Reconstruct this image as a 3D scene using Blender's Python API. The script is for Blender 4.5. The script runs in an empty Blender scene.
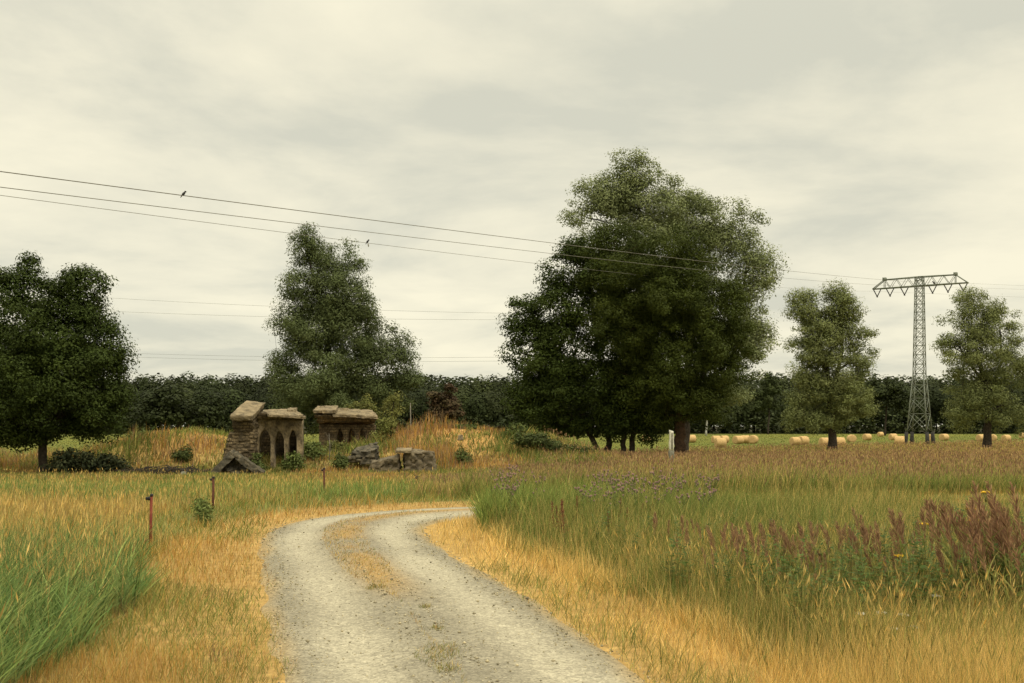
import bpy, bmesh, math, random
import numpy as np
from mathutils import Vector, Matrix

SEED = 7
rng = np.random.default_rng(SEED)
random.seed(SEED)
R = math.radians
scene = bpy.context.scene
COL = scene.collection

# ------------------------------------------------------------------ camera model
F = 1138.0            # focal length in pixels of a 1024 wide frame (40 mm lens)
HZ = 426.0            # row of the horizon
CH = 2.0              # eye height
def PX(px, D): return (px - 512.0) * D / F
def PZ(py, D): return CH - (py - HZ) * D / F
def W(px, py, D): return Vector((PX(px, D), D, PZ(py, D)))

# ------------------------------------------------------------------ noise
def _hash(ix, iy, iz):
    n = (ix * 374761393 + iy * 668265263 + iz * 2147483647) & 0x7fffffff
    n = ((n ^ (n >> 13)) * 1274126177) & 0x7fffffff
    n = ((n ^ (n >> 16)) * 1103515245 + 12345) & 0x7fffffff
    return (n & 0xffff) / 65535.0
def vnoise(x, y, z=0.0, s=1.0):
    x, y, z = np.broadcast_arrays(np.asarray(x, float) * s + 1000.3, np.asarray(y, float) * s + 1000.7, np.asarray(z, float) * s + 1000.1)
    ix, iy, iz = np.floor(x).astype(np.int64), np.floor(y).astype(np.int64), np.floor(z).astype(np.int64)
    fx, fy, fz = x - ix, y - iy, z - iz
    fx, fy, fz = [f * f * (3 - 2 * f) for f in (fx, fy, fz)]
    out = 0
    for dx in (0, 1):
        for dy in (0, 1):
            for dz in (0, 1):
                w = (fx if dx else 1 - fx) * (fy if dy else 1 - fy) * (fz if dz else 1 - fz)
                out = out + w * _hash(ix + dx, iy + dy, iz + dz)
    return out
def fbm(x, y, z=0.0, s=1.0, o=3):
    t, a, tot = 0, 1.0, 0
    for k in range(o):
        t = t + a * vnoise(x, y, z, s * 2 ** k); tot += a; a *= 0.5
    return t / tot
def sstep(a, b, v):
    t = np.clip((np.asarray(v, float) - a) / (b - a), 0, 1)
    return t * t * (3 - 2 * t)

# ------------------------------------------------------------------ road centre line
CL = np.array([(0.9, -30), (0.75, -12), (0.55, 0), (0.1, 5), (-0.35, 8.86), (-0.75, 10.6), (-1.33, 13.2), (-2.0, 15.9),
               (-2.65, 18.65), (-3.1, 21.3), (-3.1, 23.4), (-2.5, 25.1), (-1.4, 26.3), (0.2, 26.9), (2.4, 27.1),
               (6, 27.2), (14, 28.2), (26, 31.0), (45, 37), (80, 50), (140, 70)], float)
def _catmull(P, n=14):
    out = []
    for i in range(len(P) - 1):
        p0, p1, p2, p3 = P[max(i - 1, 0)], P[i], P[i + 1], P[min(i + 2, len(P) - 1)]
        t = np.linspace(0, 1, n, endpoint=False)[:, None]
        m1 = (p2 - p0) * 0.5; m2 = (p3 - p1) * 0.5
        out.append((2 * t**3 - 3 * t**2 + 1) * p1 + (t**3 - 2 * t**2 + t) * m1 + (-2 * t**3 + 3 * t**2) * p2 + (t**3 - t**2) * m2)
    out.append(P[-1:])
    return np.vstack(out)
CLS = _catmull(CL)
def road_sd(x, y):
    """signed distance to the centre line, negative on the outer (left) side."""
    x = np.asarray(x, float).ravel(); y = np.asarray(y, float).ravel()
    best = np.full(x.shape, 1e9); sgn = np.ones(x.shape)
    for a, b in zip(CLS[:-1], CLS[1:]):
        d = b - a; L2 = d @ d
        t = np.clip(((x - a[0]) * d[0] + (y - a[1]) * d[1]) / L2, 0, 1)
        ex, ey = x - a[0] - t * d[0], y - a[1] - t * d[1]
        dd = ex * ex + ey * ey
        m = dd < best
        best = np.where(m, dd, best)
        sgn = np.where(m, np.where(d[0] * ey - d[1] * ex > 0, -1.0, 1.0), sgn)
    return np.sqrt(best) * sgn
HALF = 1.42

# ------------------------------------------------------------------ terrain
BUMPS = [(-18.5, 66.0, 4.4, 5.0, 1.85), (-24.0, 71.0, 4.0, 5, .8), (-10.5, 72.0, 5.5, 6.5, 0.95), (-4.6, 73.5, 3.6, 6.0, 1.75), (-0.6, 73.0, 2.8, 5.0, 1.35),
         (2.4, 71.5, 2.0, 4.2, 1.05), (4.6, 70, 1.8, 3.4, .45), (-8.5, 63, 3.0, 4, 0.35), (-15.2, 61.5, 2.0, 2.2, .55), (-21.0, 62, 1.8, 2.0, .5)]
def terrain(x, y):
    x = np.asarray(x, float); y = np.asarray(y, float)
    z = -0.8 * sstep(34, 115, y)
    z = z - 0.30 * sstep(30, 41, y) * (1 - sstep(56, 65, y)) * (1 - sstep(1.0, 7.0, x))
    near = sstep(46, 56, y)
    for bx, by, sx, sy, h in BUMPS:
        z = z + near * h * np.exp(-(((x - bx) / sx) ** 2 + ((y - by) / sy) ** 2))
    z = z + near * 0.55 * (fbm(x, y, 3.3, 0.40, 3) - 0.5) * np.exp(-((y - 68) / 18.0) ** 2)
    return z
def terrain_full(x, y, sd):
    a = sstep(HALF + 0.1, HALF + 1.6, np.abs(sd))
    b = sstep(38, 60, np.asarray(y, float))
    return terrain(x, y) + a * (0.16 * (fbm(x, y, 0.5, 0.45, 3) - 0.5) + 0.02) * (1 - 0.5 * b)
def gz(x, y):
    x = np.atleast_1d(np.asarray(x, float)); y = np.atleast_1d(np.asarray(y, float))
    return terrain_full(x, y, road_sd(x, y).reshape(x.shape))
def g1(x, y): return float(gz(x, y)[0])

# ------------------------------------------------------------------ object helpers
def tag(o, label=None, cat=None, group=None, kind=None):
    if label: o['label'] = label
    if cat: o['category'] = cat
    if group: o['group'] = group
    if kind or cat: o['kind'] = kind or 'thing'
    return o
def empty(name, loc=(0, 0, 0), rz=0.0):
    o = bpy.data.objects.new(name, None); COL.objects.link(o)
    o.location = loc; o.rotation_euler = (0, 0, rz); o.empty_display_size = 0.2
    return o
def link(name, me, mat=None, parent=None):
    o = bpy.data.objects.new(name, me); COL.objects.link(o)
    if mat: me.materials.append(mat)
    if parent: o.parent = parent
    return o
def np_mesh(name, V, faces, col=None, smooth=False):
    """V (n,3); faces a list of int arrays (m,k)."""
    me = bpy.data.meshes.new(name)
    V = np.ascontiguousarray(V, np.float32)
    me.vertices.add(len(V)); me.vertices.foreach_set('co', V.ravel())
    loops = np.concatenate([f.ravel() for f in faces]).astype(np.int32)
    tot = np.concatenate([np.full(len(f), f.shape[1], np.int32) for f in faces])
    start = np.concatenate([[0], np.cumsum(tot)[:-1]]).astype(np.int32)
    me.loops.add(len(loops)); me.loops.foreach_set('vertex_index', loops)
    me.polygons.add(len(tot)); me.polygons.foreach_set('loop_start', start)
    if smooth: me.polygons.foreach_set('use_smooth', np.ones(len(tot), bool))
    me.update(calc_edges=True)
    if col is not None:
        a = me.color_attributes.new('Col', 'FLOAT_COLOR', 'POINT')
        c = np.ones((len(V), 4), np.float32); c[:, :3] = col
        a.data.foreach_set('color', c.ravel())
    return me
class Soup:
    """collects vertices and faces of many pieces of one part."""
    def __init__(s): s.V = []; s.F = []; s.C = []; s.n = 0
    def add(s, V, F, C=None):
        V = np.asarray(V, float).reshape(-1, 3); s.V.append(V)
        for f in (F if isinstance(F, list) else [F]): s.F.append(np.asarray(f, np.int64) + s.n)
        if C is not None: s.C.append(np.broadcast_to(np.asarray(C, float), (len(V), 3)))
        s.n += len(V)
    def tube(s, pts, rad, k=6, col=None, cap=True):
        pts = [Vector(p) for p in pts]
        rad = rad if hasattr(rad, '__len__') else [rad] * len(pts)
        V = []; prev = None
        for i, p in enumerate(pts):
            t = (pts[min(i + 1, len(pts) - 1)] - pts[max(i - 1, 0)]).normalized()
            ref = Vector((0, 0, 1)) if abs(t.z) < 0.9 else Vector((1, 0, 0))
            if prev is not None: ref = prev
            b = (ref - t * ref.dot(t)).normalized(); c = t.cross(b); prev = b
            for j in range(k):
                a = 2 * math.pi * j / k
                V.append(p + (b * math.cos(a) + c * math.sin(a)) * rad[i])
        F = [(i * k + j, i * k + (j + 1) % k, (i + 1) * k + (j + 1) % k, (i + 1) * k + j) for i in range(len(pts) - 1) for j in range(k)]
        fs = [np.array(F)]
        if cap:
            fs.append(np.array([list(range(k))[::-1], [(len(pts) - 1) * k + j for j in range(k)]]))
        s.add(V, fs, col)
    def bar(s, a, b, w, col=None):
        s.tube([a, b], w * 0.7071, 4, col)
    def box(s, c, d, col=None, rot=None):
        c = Vector(c); hx, hy, hz = d[0] / 2, d[1] / 2, d[2] / 2
        V = [Vector((sx * hx, sy * hy, sz * hz)) for sz in (-1, 1) for sy in (-1, 1) for sx in (-1, 1)]
        if rot is not None: V = [rot @ v for v in V]
        V = [v + c for v in V]
        s.add(V, np.array([(0, 2, 3, 1), (4, 5, 7, 6), (0, 1, 5, 4), (2, 6, 7, 3), (0, 4, 6, 2), (1, 3, 7, 5)]), col)
    def mesh(s, name, smooth=False):
        return np_mesh(name, np.vstack(s.V), _bysize(s.F), np.vstack(s.C) if s.C else None, smooth)
def _bysize(Fs):
    d = {}
    for f in Fs: d.setdefault(f.shape[1], []).append(f)
    return [np.vstack(v) for v in d.values()]

# ------------------------------------------------------------------ materials
def new_mat(name):
    m = bpy.data.materials.new(name); m.use_nodes = True
    nt = m.node_tree; nt.nodes.clear()
    return m, nt, nt.nodes, nt.links
def leaf_mat(name, transl=0.3, rough=0.6, spec=0.25, var=.25, sat=1.0):
    m, nt, N, L = new_mat(name)
    at = N.new('ShaderNodeAttribute'); at.attribute_name = 'Col'
    geo = N.new('ShaderNodeNewGeometry')
    hsv = N.new('ShaderNodeHueSaturation'); hsv.inputs['Saturation'].default_value = sat
    mr = N.new('ShaderNodeMapRange'); mr.inputs[3].default_value = 1 - var; mr.inputs[4].default_value = 1 + var
    L.new(geo.outputs['Random Per Island'], mr.inputs[0]); L.new(mr.outputs[0], hsv.inputs['Value'])
    L.new(at.outputs['Color'], hsv.inputs['Color'])
    p = N.new('ShaderNodeBsdfPrincipled'); p.inputs['Roughness'].default_value = rough
    p.inputs['Specular IOR Level'].default_value = spec
    tr = N.new('ShaderNodeBsdfTranslucent')
    L.new(hsv.outputs[0], p.inputs['Base Color']); L.new(hsv.outputs[0], tr.inputs['Color'])
    mx = N.new('ShaderNodeMixShader'); mx.inputs[0].default_value = transl
    L.new(p.outputs[0], mx.inputs[1]); L.new(tr.outputs[0], mx.inputs[2])
    o = N.new('ShaderNodeOutputMaterial'); L.new(mx.outputs[0], o.inputs['Surface'])
    return m
def stone_mat(name, c1, c2, stain, bump=.8):
    """old masonry: separate courses of stones that differ in tone, with broad dark stains and lichen."""
    m, nt, N, L = new_mat(name)
    tc = N.new('ShaderNodeTexCoord'); sx_ = N.new('ShaderNodeSeparateXYZ'); L.new(tc.outputs['Object'], sx_.inputs[0])
    wob = N.new('ShaderNodeTexNoise'); wob.inputs['Scale'].default_value = 2.5; L.new(tc.outputs['Object'], wob.inputs['Vector'])
    def mth(op, a, b):
        q = N.new('ShaderNodeMath'); q.operation = op
        for i_, v_ in enumerate((a, b)):
            if isinstance(v_, (int, float)): q.inputs[i_].default_value = v_
            else: L.new(v_, q.inputs[i_])
        return q.outputs[0]
    cmb = N.new('ShaderNodeCombineXYZ')
    L.new(mth('ADD', sx_.outputs[0], mth('MULTIPLY', sx_.outputs[1], .8)), cmb.inputs[0]); L.new(mth('ADD', sx_.outputs[2], mth('MULTIPLY', wob.outputs['Fac'], .16)), cmb.inputs[1])
    v = N.new('ShaderNodeTexBrick'); v.inputs['Scale'].default_value = 1.0; v.inputs['Brick Width'].default_value = .36; v.inputs['Row Height'].default_value = .16; v.inputs['Mortar Size'].default_value = .022; v.inputs['Bias'].default_value = -.1
    v.inputs['Color1'].default_value = (*c1, 1); v.inputs['Color2'].default_value = (*c2, 1); v.inputs['Mortar'].default_value = (*[c * .75 for c in c1], 1); L.new(cmb.outputs[0], v.inputs['Vector'])
    n = N.new('ShaderNodeTexNoise'); n.inputs['Scale'].default_value = 1.7; n.inputs['Detail'].default_value = 9; n.inputs['Roughness'].default_value = .72; L.new(tc.outputs['Object'], n.inputs['Vector'])
    r2 = N.new('ShaderNodeValToRGB'); e = r2.color_ramp.elements; e[0].position = .40; e[0].color = (0, 0, 0, 1); e[1].position = .60; e[1].color = (1, 1, 1, 1); L.new(n.outputs['Fac'], r2.inputs[0])
    mx = N.new('ShaderNodeMix'); mx.data_type = 'RGBA'; L.new(r2.outputs[0], mx.inputs[0]); L.new(v.outputs['Color'], mx.inputs[6]); mx.inputs[7].default_value = (*stain, 1)
    n3 = N.new('ShaderNodeTexNoise'); n3.inputs['Scale'].default_value = 14; n3.inputs['Detail'].default_value = 6; L.new(tc.outputs['Object'], n3.inputs['Vector'])
    mr = N.new('ShaderNodeMapRange'); mr.inputs[1].default_value = .3; mr.inputs[2].default_value = .7; mr.inputs[3].default_value = .6; mr.inputs[4].default_value = 1.4; L.new(n3.outputs['Fac'], mr.inputs[0])
    h = N.new('ShaderNodeHueSaturation'); L.new(mx.outputs[2], h.inputs['Color']); L.new(mr.outputs[0], h.inputs['Value'])
    p = N.new('ShaderNodeBsdfPrincipled'); p.inputs['Roughness'].default_value = .95; p.inputs['Specular IOR Level'].default_value = .15; L.new(h.outputs[0], p.inputs['Base Color'])
    b = N.new('ShaderNodeBump'); b.inputs['Strength'].default_value = bump; b.inputs['Distance'].default_value = .05; b.invert = True; L.new(v.outputs['Fac'], b.inputs['Height'])
    b2 = N.new('ShaderNodeBump'); b2.inputs['Strength'].default_value = .8; b2.inputs['Distance'].default_value = .04; L.new(n3.outputs['Fac'], b2.inputs['Height']); L.new(b.outputs[0], b2.inputs['Normal']); L.new(b2.outputs[0], p.inputs['Normal'])
    o = N.new('ShaderNodeOutputMaterial'); L.new(p.outputs[0], o.inputs['Surface'])
    return m
def rough_mat(name, c1, c2, scale=3.0, rough=0.9, bump=0.4, c3=None, metal=0.0, bscale=12.0, spec=0.3):
    m, nt, N, L = new_mat(name)
    tc = N.new('ShaderNodeTexCoord')
    n1 = N.new('ShaderNodeTexNoise'); n1.inputs['Scale'].default_value = scale; n1.inputs['Detail'].default_value = 6; n1.inputs['Roughness'].default_value = 0.65
    L.new(tc.outputs['Object'], n1.inputs['Vector'])
    cr = N.new('ShaderNodeValToRGB'); e = cr.color_ramp.elements
    e[0].position = 0.35; e[0].color = (*c1, 1); e[1].position = 0.65; e[1].color = (*c2, 1)
    if c3: x = e.new(0.52); x.color = (*c3, 1)
    L.new(n1.outputs['Fac'], cr.inputs[0])
    p = N.new('ShaderNodeBsdfPrincipled'); p.inputs['Roughness'].default_value = rough; p.inputs['Metallic'].default_value = metal
    p.inputs['Specular IOR Level'].default_value = spec
    L.new(cr.outputs[0], p.inputs['Base Color'])
    n2 = N.new('ShaderNodeTexNoise'); n2.inputs['Scale'].default_value = bscale; n2.inputs['Detail'].default_value = 5
    L.new(tc.outputs['Object'], n2.inputs['Vector'])
    b = N.new('ShaderNodeBump'); b.inputs['Strength'].default_value = bump; b.inputs['Distance'].default_value = 0.06
    L.new(n2.outputs['Fac'], b.inputs['Height']); L.new(b.outputs[0], p.inputs['Normal'])
    o = N.new('ShaderNodeOutputMaterial'); L.new(p.outputs[0], o.inputs['Surface'])
    return m

M = {}
M['grass'] = leaf_mat('dry and green grass blades', 0.40, 0.7, 0.12)
M['leaf'] = leaf_mat('tree foliage', 0.18, 0.7, 0.12, .12)
M['bark'] = rough_mat('dark bark', (0.018, 0.014, 0.010), (0.055, 0.042, 0.030), 5, 0.95, 0.8)
M['redbark'] = rough_mat('reddish bark', (0.030, 0.018, 0.011), (0.085, 0.048, 0.028), 5, 0.95, 0.8)
M['birch'] = rough_mat('pale birch bark', (0.32, 0.31, 0.27), (0.55, 0.54, 0.48), 5, 0.8, 0.3)
M['masonry'] = stone_mat('weathered ruin masonry', (0.085, 0.062, 0.034), (0.22, 0.165, 0.092), (0.055, 0.043, 0.026))
M['slab'] = rough_mat('crumbling roof slab', (0.085, 0.066, 0.040), (0.275, 0.212, 0.122), 2.8, 0.95, 1.0, (0.19, 0.147, 0.085), bscale=8)
M['blockstone'] = rough_mat('old concrete', (0.07, 0.056, 0.036), (0.20, 0.158, 0.095), 2.4, 0.95, 1.0, (0.135, 0.107, 0.066), bscale=8)
M['darkstone'] = rough_mat('dark mossy rubble', (0.035, 0.032, 0.022), (0.15, 0.122, 0.078), 3.2, 0.95, 1.0, (0.075, 0.064, 0.042), bscale=8)
M['plaster'] = rough_mat('arch wall render', (0.065, 0.050, 0.029), (0.26, 0.20, 0.115), 2.6, 0.95, 1.0, (0.175, 0.135, 0.077), bscale=9)
M['rust'] = rough_mat('rusty red painted iron', (0.12, 0.016, 0.008), (0.20, 0.045, 0.02), 14, 0.7, 0.3)
M['rustdark'] = rough_mat('brown rusted iron', (0.055, 0.018, 0.010), (0.11, 0.04, 0.02), 14, 0.8, 0.3)
M['black'] = rough_mat('black insulator plastic', (0.012, 0.011, 0.010), (0.02, 0.019, 0.018), 10, 0.5, 0.1)
M['steel'] = rough_mat('weathered green grey lattice steel', (0.10, 0.113, 0.086), (0.17, 0.185, 0.145), 2.0, 0.6, 0.1, metal=0.0)
M['footing'] = rough_mat('dark footing', (0.018, 0.017, 0.015), (0.04, 0.037, 0.033), 3, 0.9, 0.3)
M['cable'] = rough_mat('dull cable', (0.12, 0.11, 0.085), (0.15, 0.14, 0.11), 1, 0.6, 0.0)
M['farcable'] = rough_mat('distant grey cable', (0.12, 0.12, 0.10), (0.15, 0.15, 0.12), 1, 0.7, 0.0)
M['white'] = rough_mat('weathered white marker', (0.36, 0.34, 0.27), (0.62, 0.60, 0.50), 9, 0.85, 0.3)
M['concrete'] = rough_mat('grey concrete post', (0.12, 0.115, 0.085), (0.22, 0.21, 0.16), 8, 0.9, 0.5)
M['wood'] = rough_mat('grey wood', (0.10, 0.088, 0.066), (0.19, 0.17, 0.13), 8, 0.9, 0.3)
M['feather'] = rough_mat('dark plumage', (0.008, 0.008, 0.008), (0.02, 0.019, 0.018), 20, 0.7, 0.1)
M['palefeather'] = rough_mat('grey plumage', (0.26, 0.25, 0.22), (0.36, 0.34, 0.30), 20, 0.8, 0.1)
def bale_mat():
    m, nt, N, L = new_mat('straw bale')
    tc = N.new('ShaderNodeTexCoord'); mp = N.new('ShaderNodeMapping'); mp.inputs['Scale'].default_value = (3, 22, 22)
    L.new(tc.outputs['Object'], mp.inputs[0])
    n = N.new('ShaderNodeTexNoise'); n.inputs['Scale'].default_value = 2.0; n.inputs['Detail'].default_value = 5; L.new(mp.outputs[0], n.inputs['Vector'])
    cr = N.new('ShaderNodeValToRGB'); e = cr.color_ramp.elements
    e[0].position = .3; e[0].color = (0.36, 0.22, 0.085, 1); e[1].position = .7; e[1].color = (0.66, 0.47, 0.23, 1); L.new(n.outputs['Fac'], cr.inputs[0])
    p = N.new('ShaderNodeBsdfPrincipled'); p.inputs['Roughness'].default_value = .9; p.inputs['Specular IOR Level'].default_value = .1
    L.new(cr.outputs[0], p.inputs['Base Color'])
    b = N.new('ShaderNodeBump'); b.inputs['Strength'].default_value = .8; b.inputs['Distance'].default_value = .05
    L.new(n.outputs['Fac'], b.inputs['Height']); L.new(b.outputs[0], p.inputs['Normal'])
    o = N.new('ShaderNodeOutputMaterial'); L.new(p.outputs[0], o.inputs['Surface'])
    return m
M['straw'] = bale_mat()

# ------------------------------------------------------------------ colours of the ground cover (albedo)
STRAW = np.array([(0.74, 0.52, 0.17), (0.78, 0.58, 0.22), (0.64, 0.42, 0.12), (0.70, 0.50, 0.18)])
ORANGE = np.array([(0.57, 0.33, 0.085), (0.50, 0.28, 0.070), (0.62, 0.39, 0.11), (0.40, 0.215, 0.055)])
GREEN = np.array([(0.145, 0.195, 0.042), (0.185, 0.225, 0.055), (0.100, 0.145, 0.030), (0.24, 0.255, 0.07)])
REED = np.array([(0.150, 0.225, 0.066), (0.095, 0.155, 0.042), (0.21, 0.28, 0.09), (0.25, 0.30, 0.09)])
OLIVE = np.array([(0.33, 0.295, 0.085), (0.27, 0.25, 0.07), (0.40, 0.33, 0.105), (0.21, 0.205, 0.055)])
BROWN = np.array([(0.31, 0.195, 0.105), (0.36, 0.235, 0.130), (0.25, 0.145, 0.085), (0.40, 0.28, 0.145)])
PURPLE = np.array([(0.25, 0.138, 0.078), (0.30, 0.175, 0.095), (0.19, 0.10, 0.062), (0.36, 0.225, 0.12)])
def pick(pal, n):
    c = pal[rng.integers(0, len(pal), n)].copy()
    return c * rng.uniform(0.62, 1.34, (n, 1))

# ------------------------------------------------------------------ ground
def axis(core, step, lim, g=1.16):
    a = [0.0]
    while a[-1] < core: a.append(a[-1] + step)
    s = step
    while a[-1] < lim: s *= g; a.append(a[-1] + s)
    return np.array(a)
xp = axis(34, 0.4, 3200); XS = np.concatenate([-xp[::-1][:-1], xp])
yf = axis(90, 0.4, 5200); yb = axis(8, 1.0, 600, 1.3)
YS = np.concatenate([-yb[::-1][:-1], yf])
GX, GY = np.meshgrid(XS, YS)
gx, gy = GX.ravel(), GY.ravel()
near = (np.abs(gx) < 60) & (gy < 90) & (gy > -40)
sdg = np.full(gx.shape, 99.0); sdg[near] = road_sd(gx[near], gy[near])
zz = terrain_full(gx, gy, sdg)
zz = np.where(np.abs(sdg) < HALF + 0.35, zz - 0.012, zz)
def mow_edge(x, y): return np.clip(127 + 232 * (x / np.maximum(y, 1) - .165), 112, 195)
def ground_col(x, y, sd):
    c = np.empty((len(x), 3)); c[:] = (0.16, 0.12, 0.05)
    ad = np.abs(sd)
    n = fbm(x, y, 1.0, 0.5, 3)[:, None]
    verge = np.array((0.36, 0.235, 0.085)); soil = np.array((0.17, 0.135, 0.06)); green = np.array((0.15, 0.18, 0.05))
    c[:] = soil * (1 - n) + green * n
    v = (1 - sstep(2.6, 3.6, ad))[:, None] * (y < 60)[:, None]
    c = c * (1 - v) + verge * (0.75 + 0.5 * n) * v
    mid = (sstep(30, 45, y))[:, None]
    olive = np.array((0.28, 0.24, 0.085)) * (0.8 + 0.4 * n)
    c = c * (1 - mid) + olive * mid
    # the mown meadow with its bales behind the rough field
    mow = sstep(-4, 4, y - mow_edge(x, y) + 8 * (fbm(x, y, 2.0, 0.05, 2) - .5))[:, None]
    stripes = 0.5 + 0.5 * np.sin(0.16 * (y + 0.25 * x))[:, None]
    meadow = np.array((0.115, 0.126, 0.030)) * (0.85 + 0.3 * n) + np.array((0.05, 0.03, 0.0)) * stripes * n
    c = c * (1 - mow) + meadow * mow
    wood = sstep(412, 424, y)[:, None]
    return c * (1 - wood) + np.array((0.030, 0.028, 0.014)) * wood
gcol = ground_col(gx, gy, sdg)
mnd = np.exp(-(((gx + 19) / 7) ** 2 + ((gy - 66) / 7) ** 2)) + np.exp(-(((gx + 4) / 7) ** 2 + ((gy - 72) / 7) ** 2))
mnd = np.clip(mnd * 1.2, 0, 1)[:, None]
gcol = gcol * (1 - mnd) + np.array((0.36, 0.215, 0.075)) * mnd
nx, ny = len(XS), len(YS)
ii = (np.arange(ny - 1)[:, None] * nx + np.arange(nx - 1)[None, :]).ravel()
GF = np.stack([ii, ii + 1, ii + nx + 1, ii + nx], 1)
def ground_mat():
    m, nt, N, L = new_mat('ground cover')
    at = N.new('ShaderNodeAttribute'); at.attribute_name = 'Col'
    tc = N.new('ShaderNodeTexCoord')
    n = N.new('ShaderNodeTexNoise'); n.inputs['Scale'].default_value = 6; n.inputs['Detail'].default_value = 8; n.inputs['Roughness'].default_value = .7
    L.new(tc.outputs['Object'], n.inputs['Vector'])
    mr = N.new('ShaderNodeMapRange'); mr.inputs[1].default_value = .3; mr.inputs[2].default_value = .7; mr.inputs[3].default_value = .55; mr.inputs[4].default_value = 1.45
    L.new(n.outputs['Fac'], mr.inputs[0])
    h = N.new('ShaderNodeHueSaturation'); L.new(at.outputs['Color'], h.inputs['Color']); L.new(mr.outputs[0], h.inputs['Value'])
    p = N.new('ShaderNodeBsdfPrincipled'); p.inputs['Roughness'].default_value = 1; p.inputs['Specular IOR Level'].default_value = 0.05
    L.new(h.outputs[0], p.inputs['Base Color'])
    b = N.new('ShaderNodeBump'); b.inputs['Strength'].default_value = .7; b.inputs['Distance'].default_value = .05
    L.new(n.outputs['Fac'], b.inputs['Height']); L.new(b.outputs[0], p.inputs['Normal'])
    o = N.new('ShaderNodeOutputMaterial'); L.new(p.outputs[0], o.inputs['Surface'])
    return m
g = link('ground', np_mesh('ground', np.stack([gx, gy, zz], 1), [GF], gcol, True), ground_mat())
tag(g, 'flat meadow ground with low mounds on the left', 'ground', kind='structure')

# ------------------------------------------------------------------ gravel road
def road_mat():
    m, nt, N, L = new_mat('gravel track')
    at = N.new('ShaderNodeAttribute'); at.attribute_name = 'Col'
    tc = N.new('ShaderNodeTexCoord')
    v = N.new('ShaderNodeTexVoronoi'); v.inputs['Scale'].default_value = 26; L.new(tc.outputs['Object'], v.inputs['Vector'])
    v2 = N.new('ShaderNodeTexVoronoi'); v2.inputs['Scale'].default_value = 60; L.new(tc.outputs['Object'], v2.inputs['Vector'])
    n = N.new('ShaderNodeTexNoise'); n.inputs['Scale'].default_value = 2.2; n.inputs['Detail'].default_value = 9; n.inputs['Roughness'].default_value = .75
    L.new(tc.outputs['Object'], n.inputs['Vector'])
    sp = N.new('ShaderNodeSeparateColor'); L.new(v.outputs['Color'], sp.inputs[0])
    mr = N.new('ShaderNodeMapRange'); mr.inputs[3].default_value = .80; mr.inputs[4].default_value = 1.16; L.new(sp.outputs[0], mr.inputs[0])
    mr2 = N.new('ShaderNodeMapRange'); mr2.inputs[1].default_value = .3; mr2.inputs[2].default_value = .7; mr2.inputs[3].default_value = .90; mr2.inputs[4].default_value = 1.09; L.new(n.outputs['Fac'], mr2.inputs[0])
    sp2 = N.new('ShaderNodeSeparateColor'); L.new(v2.outputs['Color'], sp2.inputs[0])
    mr3 = N.new('ShaderNodeMapRange'); mr3.inputs[3].default_value = .75; mr3.inputs[4].default_value = 1.2; L.new(sp2.outputs[1], mr3.inputs[0])
    m1 = N.new('ShaderNodeMath'); m1.operation = 'MULTIPLY'; L.new(mr.outputs[0], m1.inputs[0]); L.new(mr2.outputs[0], m1.inputs[1])
    m2 = N.new('ShaderNodeMath'); m2.operation = 'MULTIPLY'; L.new(m1.outputs[0], m2.inputs[0]); L.new(mr3.outputs[0], m2.inputs[1])
    h = N.new('ShaderNodeHueSaturation'); L.new(at.outputs['Color'], h.inputs['Color']); L.new(m2.outputs[0], h.inputs['Value'])
    p = N.new('ShaderNodeBsdfPrincipled'); p.inputs['Roughness'].default_value = .95; p.inputs['Specular IOR Level'].default_value = .15
    L.new(h.outputs[0], p.inputs['Base Color'])
    b = N.new('ShaderNodeBump'); b.inputs['Strength'].default_value = .55; b.inputs['Distance'].default_value = .02
    L.new(v.outputs['Distance'], b.inputs['Height']); L.new(b.outputs[0], p.inputs['Normal'])
    o = N.new('ShaderNodeOutputMaterial'); L.new(p.outputs[0], o.inputs['Surface'])
    return m
# resample the centre line finely
seg = np.linalg.norm(np.diff(CLS, axis=0), axis=1); S = np.concatenate([[0], np.cumsum(seg)])
ss = np.arange(0, S[-1], 0.16); RX, RY = np.interp(ss, S, CLS[:, 0]), np.interp(ss, S, CLS[:, 1])
TX, TY = np.gradient(RX), np.gradient(RY); TL = np.hypot(TX, TY); TX, TY = TX / TL, TY / TL
LAT = np.linspace(-1, 1, 41)
lat = LAT[None, :] * (HALF + 0.10 + 0.22 * (fbm(RX, RY, 9.1, 0.9, 3)[:, None] - 0.5) * 2)
rx = RX[:, None] + TY[:, None] * lat; ry = RY[:, None] - TX[:, None] * lat
lw = lat
track = np.exp(-((np.abs(lw - 0.02) - 0.78) / 0.34) ** 2)
rz = 0.016 + 0.045 * (1 - (lw / 1.55) ** 2) - 0.028 * track + 0.018 * (fbm(rx, ry, 4.2, 2.2, 3) - .5) + terrain(rx, ry)
edge = np.abs(LAT)[None, :] ** 8
rz = rz - 0.045 * edge
pale = np.array((0.350, 0.315, 0.228)); grey = np.array((0.222, 0.198, 0.142)); ochre = np.array((0.33, 0.235, 0.105))
nn = fbm(rx, ry, 7.7, 0.8, 4)
tw = np.clip(track * 1.0 + (nn - .5) * 1.3, 0, 1)[..., None]
rc = grey * (1 - tw) + pale * tw
ow = np.clip(sstep(1.22, 1.5, np.abs(lw) + (nn - .5) * .5), 0, 1)[..., None] * .75
rc = rc * (1 - ow) + ochre * ow
cw = (np.exp(-(lw / 0.30) ** 2) * sstep(12.0, 15, ry) * np.clip((nn - .40) * 4 + .55, 0, 1))[..., None] * .9
rc = rc * (1 - cw) + np.array((0.32, 0.205, 0.075)) * cw
a, b = rx.shape
ri = (np.arange(a - 1)[:, None] * b + np.arange(b - 1)[None, :]).ravel()
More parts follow.
